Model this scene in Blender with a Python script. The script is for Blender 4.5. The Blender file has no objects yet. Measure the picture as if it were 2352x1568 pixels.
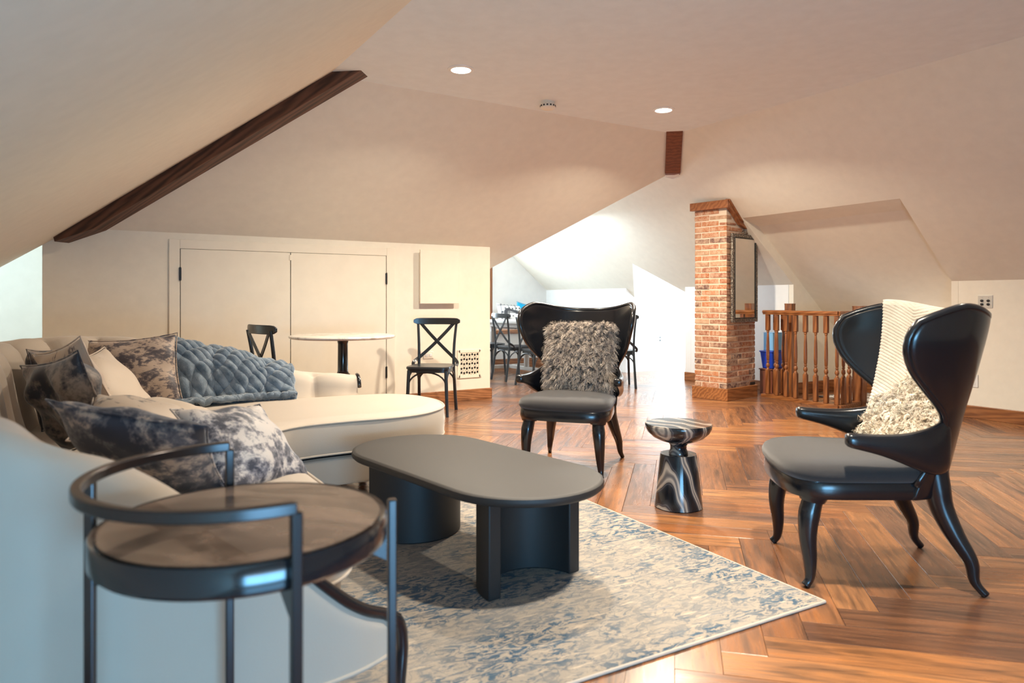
import bpy, bmesh, math, random
from mathutils import Vector, Matrix, noise

# ------------------------------------------------------------------ camera, world, light, exposure
SC = bpy.context.scene
COL = SC.collection
PI = math.pi
rad = math.radians
YAW = 31.6

cam_d = bpy.data.cameras.new('camera')
cam = bpy.data.objects.new('camera', cam_d); COL.objects.link(cam)
cam.location = (0, 0, 1.07)
cam.rotation_euler = (rad(90), 0, rad(-YAW))
cam_d.sensor_width = 36.0
cam_d.lens = 24.8
cam_d.shift_y = -0.04
cam_d.clip_start = 0.05
cam_d.dof.use_dof = True
cam_d.dof.focus_distance = 4.6
cam_d.dof.aperture_fstop = 2.8
SC.camera = cam

SC.view_settings.view_transform = 'Standard'
SC.view_settings.look = 'None'
SC.view_settings.gamma = 1.0
SC.view_settings.use_curve_mapping = False
SC.view_settings.exposure = 0.66
SC.cycles.max_bounces = 8
SC.cycles.diffuse_bounces = 5
SC.cycles.sample_clamp_indirect = 6.0

world = bpy.data.worlds.new('world'); SC.world = world
world.use_nodes = True
bg = world.node_tree.nodes['Background']
bg.inputs['Color'].default_value = (0.55, 0.72, 1.0, 1)
bg.inputs['Strength'].default_value = 1.0


def area(name, loc, look, size, power, color, size_y=None, shape='RECTANGLE', spread=180):
    d = bpy.data.lights.new(name, 'AREA')
    d.shape = shape; d.size = size
    if size_y: d.size_y = size_y
    d.energy = power; d.color = color; d.spread = rad(spread)
    o = bpy.data.objects.new(name, d); COL.objects.link(o)
    o.location = loc
    o.rotation_euler = (Vector(look) - Vector(loc)).to_track_quat('-Z', 'Y').to_euler()
    return o


WARM = (1.0, 0.87, 0.69)
COOL = (0.50, 0.77, 1.0)
# daylight entering through the windows of the room
area('window_light_back', (0.35, -1.62, 0.46), (0.45, 3.0, 0.44), 1.5, 50, (0.12, 0.54, 1.0), 0.66)
area('window_light_dormer', (8.5, 7.45, 0.85), (5.5, 7.3, 0.5), 1.05, 33, (0.62, 0.83, 1.0), 1.2)
area('window_light_dining', (4.98, 10.0, 1.2), (5.9, 6.0, 1.3), 1.5, 46, (0.66, 0.86, 1.0), 0.9)
area('window_light_alcove', (-1.75, 7.3, 1.2), (-0.3, 7.6, 1.2), 0.9, 5.5, (0.70, 0.95, 0.88), 0.9)
LAMPS = [(2.37, 4.56), (4.39, 4.59), (2.15, 2.95), (4.39, 1.55), (1.95, 1.25)]  # last one is an added, unseen lamp that warms the near sofa arm
LAMP_W = [45, 90, 17, 10, 27]
for i, (lx, ly) in enumerate(LAMPS):
    area('downlight_lamp', (lx, ly, 2.715), (lx, ly, 0), 0.13, LAMP_W[i], WARM, shape='DISK', spread=150 if i < 2 else 105)
area('far_wing_lamp', (5.3, 7.4, 2.2), (5.3, 7.4, 0), 0.3, 27, (0.74, 0.88, 1.0), shape='DISK')
area('stair_lamp', (7.35, 3.85, 0.35), (6.9, 4.3, 1.6), 0.30, 1.6, (1, 0.86, 0.70), shape='DISK')

# ------------------------------------------------------------------ helpers


def lerp(a, b, t): return a + (b - a) * t


def interp(tab, x):
    if x <= tab[0][0]: return tab[0][1]
    for (x0, y0), (x1, y1) in zip(tab, tab[1:]):
        if x <= x1: return lerp(y0, y1, (x - x0) / (x1 - x0))
    return tab[-1][1]


def catmull(pts, n):
    out = []
    P = [pts[0]] + list(pts) + [pts[-1]]
    for i in range(1, len(P) - 2):
        p0, p1, p2, p3 = [Vector(q) for q in P[i - 1:i + 3]]
        for k in range(n):
            t = k / n
            out.append(0.5 * ((2 * p1) + (-p0 + p2) * t + (2 * p0 - 5 * p1 + 4 * p2 - p3) * t * t + (-p0 + 3 * p1 - 3 * p2 + p3) * t ** 3))
    out.append(Vector(pts[-1]))
    return out


def resample(poly, n):
    L = [0]
    for a, b in zip(poly, poly[1:]): L.append(L[-1] + (b - a).length)
    out = []; j = 0
    for i in range(n):
        d = L[-1] * i / (n - 1)
        while j < len(L) - 2 and L[j + 1] < d: j += 1
        t = (d - L[j]) / max(1e-9, L[j + 1] - L[j])
        out.append(poly[j].lerp(poly[j + 1], min(1, t)))
    return out, L[-1]


class MB:
    def __init__(s): s.v = []; s.f = []; s.c = []

    def add(s, vs, fs, col=None):
        k = len(s.v)
        s.v += [tuple(v) for v in vs]
        s.f += [tuple(i + k for i in f) for f in fs]
        if col is not None: s.c += [col] * len(vs)
        return s

    def box(s, c, d, rz=0, M=None):
        x, y, z = d[0] / 2, d[1] / 2, d[2] / 2
        vs = [Vector((a * x, b * y, e * z)) for e in (-1, 1) for a, b in ((-1, -1), (1, -1), (1, 1), (-1, 1))]
        m = Matrix.Translation(c) @ Matrix.Rotation(rz, 4, 'Z') if M is None else Matrix.Translation(c) @ M.to_4x4()
        vs = [m @ v for v in vs]
        return s.add(vs, [(3, 2, 1, 0), (4, 5, 6, 7), (0, 1, 5, 4), (1, 2, 6, 5), (2, 3, 7, 6), (3, 0, 4, 7)])

    def bar(s, a, b, w, h, up=(0, 0, 1)):
        a = Vector(a); b = Vector(b); d = (b - a).normalized(); u = Vector(up)
        x = d.cross(u).normalized(); u = x.cross(d).normalized()
        vs = []
        for p in (a, b):
            for i, j in ((-1, -1), (1, -1), (1, 1), (-1, 1)): vs.append(p + x * i * w / 2 + u * j * h / 2)
        return s.add(vs, [(0, 1, 2, 3), (7, 6, 5, 4), (0, 4, 5, 1), (1, 5, 6, 2), (2, 6, 7, 3), (3, 7, 4, 0)])

    def slab(s, pts, off):
        off = Vector(off); n = len(pts)
        vs = [Vector(p) for p in pts] + [Vector(p) + off for p in pts]
        return s.add(vs, [tuple(range(n)), tuple(range(2 * n - 1, n - 1, -1))] + [(i, i + n, (i + 1) % n + n, (i + 1) % n) for i in range(n)])

    def rings(s, rings, cap=True, closed=True):
        n = len(rings[0]); vs = [p for r in rings for p in r]; fs = []
        for i in range(len(rings) - 1):
            for j in range(n if closed else n - 1):
                k = (j + 1) % n
                fs.append((i * n + j, i * n + k, (i + 1) * n + k, (i + 1) * n + j))
        if cap:
            fs.append(tuple(range(n - 1, -1, -1))); fs.append(tuple(range((len(rings) - 1) * n, len(rings) * n)))
        return s.add(vs, fs)

    def tube(s, path, r, n=10, flat=1.0, cap=True, loop=False, up0=None):
        path = [Vector(p) for p in path]; m = len(path)
        rr = r if hasattr(r, '__len__') else [r] * m
        up = Vector(up0) if up0 else None; rings = []
        for i, p in enumerate(path):
            if loop: d = path[(i + 1) % m] - path[i - 1]
            else: d = path[min(i + 1, m - 1)] - path[max(i - 1, 0)]
            d.normalize()
            if up is None: up = Vector((0, 0, 1)) if abs(d.z) < .9 else Vector((1, 0, 0))
            x = d.cross(up)
            if x.length < 1e-4: x = d.cross(Vector((1, 0, 0)))
            x.normalize(); u = x.cross(d).normalized(); up = u if not up0 else Vector(up0)
            rings.append([p + x * math.cos(2 * PI * k / n) * rr[i] + u * math.sin(2 * PI * k / n) * rr[i] * flat for k in range(n)])
        if loop: rings.append(rings[0]); cap = False
        return s.rings(rings, cap)

    def lathe(s, prof, n=32, c=(0, 0, 0)):
        return s.rings([[(c[0] + max(r, 1e-4) * math.cos(2 * PI * k / n), c[1] + max(r, 1e-4) * math.sin(2 * PI * k / n), c[2] + z) for k in range(n)] for r, z in prof])

    def grid(s, fn, nu, nv, cl=False):
        vs = [fn(i / (nu if cl else nu - 1), j / (nv - 1)) for j in range(nv) for i in range(nu)]; fs = []
        for j in range(nv - 1):
            for i in range(nu if cl else nu - 1):
                k = (i + 1) % nu
                fs.append((j * nu + i, j * nu + k, (j + 1) * nu + k, (j + 1) * nu + i))
        return s.add(vs, fs)


def obj(name, mb, mat, parent=None, smooth=False, bevel=0, solid=0, sub=0, loc=None, label=None, bseg=2, kind=None, off=0, fixn=True):
    me = bpy.data.meshes.new(name)
    me.from_pydata(mb.v, [], mb.f); me.validate()
    if fixn:
        bm = bmesh.new(); bm.from_mesh(me); bmesh.ops.recalc_face_normals(bm, faces=bm.faces); bm.to_mesh(me); bm.free()
    if mb.c:
        at = me.color_attributes.new('c', 'FLOAT_COLOR', 'POINT')
        for i, c in enumerate(mb.c): at.data[i].color = (c[0], c[1], c[2], 1)
    if smooth:
        me.shade_smooth()
    me.materials.append(mat)
    o = bpy.data.objects.new(name, me); COL.objects.link(o)
    if smooth == 'auto':
        me.set_sharp_from_angle(angle=rad(42))
    if solid:
        m = o.modifiers.new('solid', 'SOLIDIFY'); m.thickness = solid; m.offset = off
    if bevel:
        m = o.modifiers.new('bevel', 'BEVEL'); m.width = bevel; m.segments = bseg; m.limit_method = 'ANGLE'; m.angle_limit = rad(40)
        m.harden_normals = False
    if sub:
        m = o.modifiers.new('sub', 'SUBSURF'); m.levels = sub; m.render_levels = sub
    if parent: o.parent = parent
    if loc: o.location = loc
    if label: o['label'] = label
    if kind: o['kind'] = kind
    return o


def tag(o, label, cat, group=None):
    o['label'] = label; o['category'] = cat
    if group: o['group'] = group
    return o


def thing(name, label, cat, loc=(0, 0, 0), rz=0, group=None):
    o = bpy.data.objects.new(name, None); COL.objects.link(o)
    o.empty_display_size = .1
    o.location = loc; o.rotation_euler = (0, 0, rz)
    return tag(o, label, cat, group)


def struct(name, mb, mat, parent=None, **k):
    o = obj(name, mb, mat, parent, **k); o['kind'] = 'structure'; return o


def copy_tree(o, parent=None):
    c = o.copy(); COL.objects.link(c); c.parent = parent
    for ch in list(o.children): copy_tree(ch, c)
    return c


def face_rz(f): return math.atan2(-f[0], f[1])


# ------------------------------------------------------------------ materials
class N:
    def __init__(s, name):
        s.m = bpy.data.materials.new(name); s.m.use_nodes = True
        s.t = s.m.node_tree; s.b = s.t.nodes['Principled BSDF']

    def n(s, typ, **k):
        x = s.t.nodes.new(typ)
        for a, v in k.items():
            if a in x.inputs.keys() if isinstance(a, str) else False: x.inputs[a].default_value = v
            else: setattr(x, a, v)
        return x

    def l(s, a, b): s.t.links.new(a, b)

    def val(s, node, **k):
        for a, v in k.items(): node.inputs[a.replace('_', ' ')].default_value = v
        return node

    def coord(s, kind='Object', scale=(1, 1, 1), rot=(0, 0, 0)):
        tc = s.n('ShaderNodeTexCoord'); mp = s.n('ShaderNodeMapping')
        mp.inputs['Scale'].default_value = scale; mp.inputs['Rotation'].default_value = rot
        s.l(tc.outputs[kind], mp.inputs['Vector']); return mp.outputs['Vector']

    def noise(s, vec, scale, detail=3, rough=.55, dist=0):
        x = s.n('ShaderNodeTexNoise'); s.val(x, Scale=scale, Detail=detail, Roughness=rough, Distortion=dist)
        if vec: s.l(vec, x.inputs['Vector'])
        return x.outputs['Fac']

    def ramp(s, fac, stops, interp='LINEAR'):
        r = s.n('ShaderNodeValToRGB'); r.color_ramp.interpolation = interp
        e = r.color_ramp.elements
        while len(e) < len(stops): e.new(.5)
        for q, (p, c) in zip(e, stops): q.position = p; q.color = (*c, 1) if len(c) == 3 else c
        s.l(fac, r.inputs['Fac']); return r.outputs['Color']

    def mix(s, fac, a, b, mode='MIX'):
        x = s.n('ShaderNodeMix', data_type='RGBA', blend_type=mode)
        for i, v in ((0, fac), (6, a), (7, b)):
            if hasattr(v, 'links'): s.l(v, x.inputs[i])
            else: x.inputs[i].default_value = v if i == 0 else (*v, 1)
        return x.outputs[2]

    def math(s, op, a, b=0.5):
        x = s.n('ShaderNodeMath', operation=op)
        for i, v in ((0, a), (1, b)):
            if hasattr(v, 'links'): s.l(v, x.inputs[i])
            else: x.inputs[i].default_value = v
        return x.outputs[0]

    def bump(s, h, strength=.3, dist=.01):
        x = s.n('ShaderNodeBump'); x.inputs['Strength'].default_value = strength; x.inputs['Distance'].default_value = dist
        s.l(h, x.inputs['Height']); s.l(x.outputs['Normal'], s.b.inputs['Normal'])

    def base(s, c):
        if hasattr(c, 'links'): s.l(c, s.b.inputs['Base Color'])
        else: s.b.inputs['Base Color'].default_value = (*c, 1)

    def set(s, **k):
        for a, v in k.items(): s.b.inputs[a.replace('_', ' ')].default_value = v
        return s


def plain(name, c, rough=.5, metal=0, spec=.5, coat=0, bump=0, bscale=60, sheen=0):
    n = N(name); n.set(Roughness=rough, Metallic=metal)
    n.b.inputs['Specular IOR Level'].default_value = spec
    n.b.inputs['Coat Weight'].default_value = coat; n.b.inputs['Coat Roughness'].default_value = .12
    n.b.inputs['Sheen Weight'].default_value = sheen; n.b.inputs['Sheen Roughness'].default_value = .5
    v = n.coord('Object')
    f = n.noise(v, bscale * .12, 3)
    n.base(n.mix(f, [q * .93 for q in c], [min(1, q * 1.05) for q in c]))
    if bump: n.bump(n.noise(v, bscale, 3), bump, .004)
    return n.m


def wood(name, dark, light, axis=0, scale=1.0, rough=.4, ring=9, coat=0.15):
    n = N(name); sc = [7 * scale] * 3; sc[axis] = .9 * scale
    v = n.coord('Object', sc)
    a = n.noise(v, ring * .35, 5, .6, .6)
    w = n.n('ShaderNodeTexWave', wave_type='BANDS'); w.bands_direction = 'DIAGONAL'
    n.val(w, Scale=ring * .22, Distortion=6.0, Detail=3.0, Detail_Scale=1.2)
    n.l(v, w.inputs['Vector'])
    f = n.math('ADD', n.math('MULTIPLY', a, .65), n.math('MULTIPLY', w.outputs['Fac'], .35))
    n.base(n.ramp(f, [(.25, dark), (.72, light)]))
    n.set(Roughness=rough); n.b.inputs['Coat Weight'].default_value = coat
    n.bump(f, .12, .003)
    return n.m


M = {}
M['wall'] = plain('wall_paint', (.84, .78, .66), .75, spec=.25, bump=.06, bscale=90)
M['wall_white'] = plain('white_wall_paint', (.86, .85, .82), .7, spec=.25)
M['ceil'] = plain('ceiling_paint', (.82, .77, .66), .8, spec=.2, bump=.04, bscale=90)
M['ceil_flat'] = plain('flat_ceiling_paint', (.80, .83, .83), .8, spec=.2, bump=.04, bscale=90)
M['trim'] = plain('cream_trim_paint', (.85, .78, .65), .45, spec=.35)
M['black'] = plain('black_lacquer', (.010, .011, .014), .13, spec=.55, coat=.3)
M['matte_black'] = plain('matte_black_wood', (.020, .019, .019), .55, spec=.5)
M['leather'] = plain('black_glossy_leather', (.008, .009, .012), .24, spec=.5, coat=.25, bump=.12, bscale=9)
M['seat_fabric'] = plain('charcoal_fabric', (.040, .037, .037), .85, spec=.2, bump=.3, bscale=420, sheen=.35)
M['blackplastic'] = plain('black_plastic', (.01, .01, .01), .4)
M['metal'] = plain('gunmetal', (.075, .068, .068), .24, metal=.9)
M['chair_blue'] = plain('black_painted_wood', (.010, .014, .018), .33, spec=.6, coat=.2)
M['white_plastic'] = plain('white_plastic', (.82, .80, .76), .4)
M['steel'] = plain('brushed_steel', (.62, .60, .56), .35, metal=.7)
M['grey_wood'] = plain('grey_washed_wood', (.50, .45, .40), .6)
M['blue'] = plain('blue_plastic', (.01, .05, .45), .35)
M['paleblue'] = plain('pale_blue_plastic', (.22, .50, .80), .4)
M['teal'] = plain('turquoise_cotton', (.0, .33, .58), .8)
M['oak'] = wood('orange_oak', (.19, .062, .018), (.38, .150, .048), 0, 1.0, .38)
M['oak_y'] = wood('orange_oak_lengthwise', (.17, .055, .016), (.35, .135, .042), 1, 1.0, .38)
M['oak_z'] = wood('orange_oak_upright', (.15, .046, .013), (.31, .115, .036), 2, 1.0, .35)
M['base_oak'] = wood('baseboard_oak', (.20, .075, .028), (.42, .18, .075), 0, 1.6, .4)
M['beam'] = wood('dark_stained_beam', (.035, .014, .008), (.145, .058, .032), 0, .8, .6, coat=0)
M['beam_red'] = wood('red_brown_beam', (.13, .034, .015), (.22, .065, .028), 2, .8, .5, coat=0)
M['cap'] = wood('chimney_cap_wood', (.20, .062, .02), (.33, .125, .045), 0, .8, .45)


def mk_floor():
    n = N('herringbone_plank')
    tc = n.n('ShaderNodeTexCoord'); oi = n.n('ShaderNodeObjectInfo'); at = n.n('ShaderNodeAttribute'); at.attribute_name = 'c'
    r = n.math('FRACT', n.math('ADD', oi.outputs['Random'], at.outputs['Fac']))
    cx = n.n('ShaderNodeCombineXYZ'); n.l(n.math('MULTIPLY', r, 37.0), cx.inputs[2])
    n.l(n.math('MULTIPLY', r, 11.0), cx.inputs[0])
    add = n.n('ShaderNodeVectorMath', operation='ADD'); n.l(tc.outputs['UV'], add.inputs[0]); n.l(cx.outputs[0], add.inputs[1])
    mp = n.n('ShaderNodeMapping'); mp.inputs['Scale'].default_value = (1.1, 13, 1); n.l(add.outputs[0], mp.inputs['Vector'])
    fine = n.noise(mp.outputs[0], 3.0, 6, .62, .5)
    mp2 = n.n('ShaderNodeMapping'); mp2.inputs['Scale'].default_value = (.9, 6, 1); n.l(add.outputs[0], mp2.inputs['Vector'])
    big = n.noise(mp2.outputs[0], 1.6, 3, .6, 1.0)
    f = n.math('ADD', n.math('MULTIPLY', fine, .55), n.math('MULTIPLY', big, .45))
    tone = n.ramp(r, [(0, (.135, .060, .032)), (.25, (.235, .098, .042)), (.5, (.36, .160, .062)), (.75, (.26, .100, .036)), (1, (.17, .085, .052))])
    g = n.ramp(f, [(.34, (.20, .22, .27)), (.44, (.62, .64, .70)), (.52, (.95, .95, .95)), (.62, (1.22, 1.15, 1.02))])
    n.base(n.mix(1.0, tone, g, 'MULTIPLY'))
    ro = n.ramp(fine, [(.3, (.34,) * 3), (.7, (.24,) * 3)])
    n.l(ro, n.b.inputs['Roughness'])
    n.b.inputs['Specular IOR Level'].default_value = .5
    n.b.inputs['Coat Weight'].default_value = .30; n.b.inputs['Coat Roughness'].default_value = .14
    n.bump(fine, .10, .002)
    return n.m


M['plank'] = mk_floor()
M['subfloor'] = plain('subfloor', (.16, .065, .03), .5)


def mk_brick():
    n = N('old_red_brick'); oi = n.n('ShaderNodeObjectInfo')
    v = n.coord('Object')
    add = n.n('ShaderNodeVectorMath', operation='ADD'); n.l(v, add.inputs[0])
    cx = n.n('ShaderNodeCombineXYZ'); n.l(n.math('MULTIPLY', oi.outputs['Random'], 50.0), cx.inputs[0]); n.l(cx.outputs[0], add.inputs[1])
    tone = n.ramp(oi.outputs['Random'], [(0, (.32, .105, .045)), (.2, (.46, .18, .075)), (.4, (.25, .09, .052)), (.55, (.42, .25, .145)),
                                         (.7, (.38, .125, .058)), (.83, (.17, .085, .062)), (.93, (.075, .045, .05)), (1, (.44, .20, .09))])
    bl = n.noise(add.outputs[0], 22, 4, .6)
    c = n.mix(n.ramp(bl, [(.42, (0,) * 3), (.62, (1,) * 3)]), tone, (.55, .37, .25))
    c = n.mix(.70, tone, c)
    sp = n.noise(add.outputs[0], 75, 3, .6)
    c = n.mix(n.ramp(sp, [(.58, (0,) * 3), (.68, (.6,) * 3)]), c, (.62, .50, .40))
    n.base(c); n.set(Roughness=.85); n.bump(sp, .5, .004)
    return n.m


M['brick'] = mk_brick()
M['mortar'] = plain('lime_mortar', (.66, .53, .41), .9, bump=.6, bscale=80)


def mk_velvet(name, light, dark, scale, thr, width=.07, stretch=(1, 1, 1), mid=None, rot=(0, 0, 0)):
    n = N(name); v = n.coord('Object', stretch, rot)
    a = n.noise(v, scale, 5, .68, .4); b = n.noise(v, scale * 4.5, 3, .6)
    f = n.math('ADD', n.math('MULTIPLY', a, .72), n.math('MULTIPLY', b, .28))
    width *= .6
    st = [(thr - width, dark), (thr + width, light)]
    if mid: st = [(thr - width * 1.6, dark), (thr - width * .2, mid), (thr + width, light)]
    n.base(n.ramp(f, st)); n.set(Roughness=.55)
    n.b.inputs['Sheen Weight'].default_value = .35; n.b.inputs['Sheen Roughness'].default_value = .4
    n.bump(b, .15, .004)
    return n.m


BEIGE = (.52, .42, .34)
M['pil_dark'] = mk_velvet('brown_mottled_velvet', (.42, .32, .25), (.055, .045, .055), 9, .49, .06, (1, 1, 1.7), (.15, .115, .11))
M['pil_beige'] = mk_velvet('beige_flecked_velvet', (.56, .45, .36), (.16, .12, .12), 12, .40, .035, (1.4, 1, .7))
M['pil_pale'] = mk_velvet('pale_beige_velvet', (.62, .52, .42), (.24, .20, .19), 9, .36, .05)
M['pil_slate'] = mk_velvet('slate_folded_velvet', (.30, .24, .20), (.030, .030, .040), 7, .52, .10, (1, 1, 1))
M['pil_blue'] = mk_velvet('navy_mottled_velvet', (.42, .35, .30), (.022, .030, .052), 7, .54, .07, (1, 1, 1), (.12, .12, .14))
M['pil_cor'] = mk_velvet('beige_velvet_dark_blotches', (.55, .45, .36), (.07, .06, .065), 4, .44, .05)
M['pil_bw'] = mk_velvet('white_navy_mottled_velvet', (.56, .51, .47), (.035, .040, .060), 8, .49, .06, (1, 1, 1), (.22, .21, .23))


def mk_sofa():
    n = N('cream_velvet'); v = n.coord('Object')
    a = n.noise(v, 2.5, 3); b = n.noise(v, 160, 2)
    n.base(n.mix(a, (.47, .395, .315), (.53, .455, .375))); n.set(Roughness=.7)
    n.b.inputs['Sheen Weight'].default_value = .45; n.b.inputs['Sheen Roughness'].default_value = .35
    n.bump(b, .12, .002); return n.m


M['sofa'] = mk_sofa()
M['welt'] = plain('sofa_welt', (.40, .32, .25), .7)


def mk_rug():
    n = N('distressed_blue_rug')
    v = n.coord('Object'); vs = n.coord('Object', (1.3, 9, 1)); vm = n.coord('Object', (1, 2.2, 1))
    base = n.mix(n.noise(v, 18, 4, .7), (.41, .345, .275), (.27, .26, .245))
    big = n.noise(vm, 1.0, 5, .65, 1.0)
    mask = n.ramp(big, [(.44, (0,) * 3), (.54, (1,) * 3)])
    det = n.noise(vm, 14, 5, .72, 1.5)
    dm = n.ramp(det, [(.47, (0,) * 3), (.54, (1,) * 3)])
    blue = n.mix(n.noise(v, 9, 3), (.022, .058, .110), (.085, .145, .205))
    c = n.mix(n.math('MULTIPLY', dm, n.math('ADD', n.math('MULTIPLY', mask, .58), .38)), base, blue)
    # scrolling vine lines
    dv = n.noise(v, 3.2, 2, .5)
    w = n.n('ShaderNodeTexWave', wave_type='RINGS'); n.val(w, Scale=2.1, Distortion=14.0, Detail=3.0, Detail_Scale=1.7, Detail_Roughness=.6); n.l(v, w.inputs['Vector'])
    ring = n.ramp(w.outputs['Fac'], [(.44, (0,) * 3), (.5, (1,) * 3), (.56, (0,) * 3)])
    c = n.mix(n.math('MULTIPLY', ring, .6), c, (.08, .12, .165))
    # petals
    vo = n.n('ShaderNodeTexVoronoi', feature='F1'); n.val(vo, Scale=7.0, Randomness=1.0); n.l(v, vo.inputs['Vector'])
    pet = n.ramp(vo.outputs['Distance'], [(.10, (0,) * 3), (.16, (1,) * 3), (.24, (1,) * 3), (.28, (0,) * 3)])
    c = n.mix(n.math('MULTIPLY', n.math('MULTIPLY', pet, .5), dm), c, (.07, .115, .165))
    # threadbare streaks across the weave
    st = n.noise(vs, 5.5, 4, .7)
    c = n.mix(n.ramp(st, [(.58, (0,) * 3), (.66, (.75,) * 3)]), c, (.56, .46, .36))
    st2 = n.noise(n.coord('Object', (.8, 26, 1)), 3.0, 3, .6)
    c = n.mix(n.ramp(st2, [(.62, (0,) * 3), (.68, (.6,) * 3)]), c, (.20, .22, .25))
    n.base(c); n.set(Roughness=.95); n.b.inputs['Specular IOR Level'].default_value = .1
    n.bump(n.noise(v, 220, 2), .5, .004)
    return n.m


M['rug'] = mk_rug()
M['rug_edge'] = plain('rug_binding', (.50, .43, .36), .9, bump=.4, bscale=300)


def mk_marble_dark():
    n = N('black_banded_marble'); v = n.coord('Object', (1, 1, .55), (rad(20), rad(35), 0))
    w = n.n('ShaderNodeTexWave', wave_type='BANDS'); n.val(w, Scale=3.6, Distortion=9.0, Detail=2.5, Detail_Scale=1.0, Detail_Roughness=.5); n.l(v, w.inputs['Vector'])
    n.base(n.ramp(w.outputs['Fac'], [(.0, (.008, .009, .012)), (.50, (.022, .024, .030)), (.62, (.09, .09, .10)), (.70, (.02, .02, .026)), (.80, (.30, .26, .22)), (.93, (.42, .36, .30)), (1, (.12, .11, .11))]))
    n.set(Roughness=.13); return n.m


M['marble_dark'] = mk_marble_dark()


def mk_marble_white():
    n = N('white_marble'); v = n.coord('Object')
    a = n.noise(v, 7, 5, .6, 1.5)
    n.base(n.ramp(a, [(.35, (.52, .46, .40)), (.5, (.78, .72, .64)), (.7, (.84, .78, .70))])); n.set(Roughness=.2); return n.m


M['marble_white'] = mk_marble_white()


def mk_agate():
    n = N('smoky_brown_tabletop'); v = n.coord('Object', (1, 1.8, 1), (0, 0, rad(25)))
    a = n.noise(v, 3.2, 5, .6, 1.6)
    n.base(n.ramp(a, [(.30, (.03, .022, .018)), (.45, (.10, .072, .055)), (.55, (.21, .15, .115)), (.7, (.26, .185, .14))]))
    n.set(Roughness=.18); n.b.inputs['Coat Weight'].default_value = .5; return n.m


M['agate'] = mk_agate()


def mk_throw(name, a, b):
    n = N(name); v = n.coord('Object')
    f = n.ramp(n.noise(v, 16, 4), [(.35, (0,) * 3), (.65, (1,) * 3)]); g = n.noise(v, 190, 2)
    n.base(n.mix(f, a, b)); n.set(Roughness=.9); n.b.inputs['Sheen Weight'].default_value = .8
    n.b.inputs['Sheen Roughness'].default_value = .4
    n.bump(g, .6, .004); return n.m


M['blue_throw'] = mk_throw('blue_grey_faux_fur', (.070, .110, .155), (.22, .275, .33))
M['cream_throw'] = mk_throw('cream_knit', (.64, .57, .48), (.74, .67, .58))


def mk_strand(name, mul=(1, 1, 1)):
    n = N(name); at = n.n('ShaderNodeAttribute'); at.attribute_name = 'c'
    n.base(n.mix(1.0, at.outputs['Color'], mul, 'MULTIPLY')); n.set(Roughness=.75)
    n.b.inputs['Specular IOR Level'].default_value = .25
    return n.m


M['strand'] = mk_strand('wool_strand')


def emis(name, c, s):
    n = N(name); n.base(c); n.b.inputs['Emission Color'].default_value = (*c, 1); n.b.inputs['Emission Strength'].default_value = s; return n.m


M['lamp'] = emis('lamp_diffuser', (1, .93, .82), 14)
mm = N('mirror_glass'); mm.base((.86, .85, .82)); mm.set(Metallic=1.0, Roughness=.02); M['mirror'] = mm.m


def mk_frame():
    n = N('antiqued_pewter_frame'); v = n.coord('Object'); a = n.noise(v, 90, 3)
    n.base(n.ramp(a, [(.42, (.07, .06, .06)), (.56, (.30, .26, .21)), (.66, (.62, .57, .48))])); n.set(Roughness=.4, Metallic=.6); n.bump(a, .8, .004); return n.m


M['frame'] = mk_frame()


def mk_tilecloth():
    n = N('black_motif_cotton'); v = n.coord('Object', (5, 5, 5))
    vo = n.n('ShaderNodeTexVoronoi', feature='DISTANCE_TO_EDGE'); n.val(vo, Scale=1.6, Randomness=.0); n.l(v, vo.inputs['Vector'])
    v2 = n.n('ShaderNodeTexVoronoi', feature='F1'); n.val(v2, Scale=3.2, Randomness=.3); n.l(v, v2.inputs['Vector'])
    a = n.ramp(vo.outputs['Distance'], [(.03, (0,) * 3), (.06, (1,) * 3)]); b = n.ramp(v2.outputs['Distance'], [(.22, (0,) * 3), (.28, (1,) * 3)])
    n.base(n.mix(n.math('MULTIPLY', a, b), (.08, .08, .09), (.85, .83, .80))); n.set(Roughness=.9); return n.m


M['motif'] = mk_tilecloth()
wg = N('window_glass'); wg.base((.9, .97, 1)); wg.b.inputs['Emission Color'].default_value = (.85, .94, 1, 1); wg.b.inputs['Emission Strength'].default_value = 3.0; M['daylight'] = wg.m

# ------------------------------------------------------------------ room shell
HC = 2.75
X0, X1, Y1 = 1.59, 5.13, 5.2
K0, K1, KR = .677, .72, .826
YW, YB = 6.72, -1.8
XL, XR = -.75, 6.945
s0 = lambda x: HC - (X0 - x) * K0
s1 = lambda y: HC - (y - Y1) * K1
rf = lambda x: HC - (x - X1) * KR
UP = (0, 0, .08)
H2 = (5.49, 5.60, 2.462)
RX, RY = -.026, YW           # foot of the left hip on the door wall

struct('ceiling', MB().slab([(X0, YB, HC), (X1, YB, HC), (X1, Y1, HC), (X0, Y1, HC)], UP), M['ceil_flat'])
b = MB().slab([(XL, YB, s0(XL)), (X0, YB, HC), (X0, Y1, HC), (RX, RY, s1(RY)), (XL, YW, s0(XL))], (-.03, 0, .08))
struct('ceiling_left_slope', b, M['ceil'])
b = MB().slab([(X0, Y1, HC), (X1, Y1, HC), H2, (3.85, 7.196, s1(7.196)), (3.85, YW, s1(YW)), (RX, RY, s1(RY))], (0, .03, .09))
struct('ceiling_far_slope', b, M['ceil'])
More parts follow.
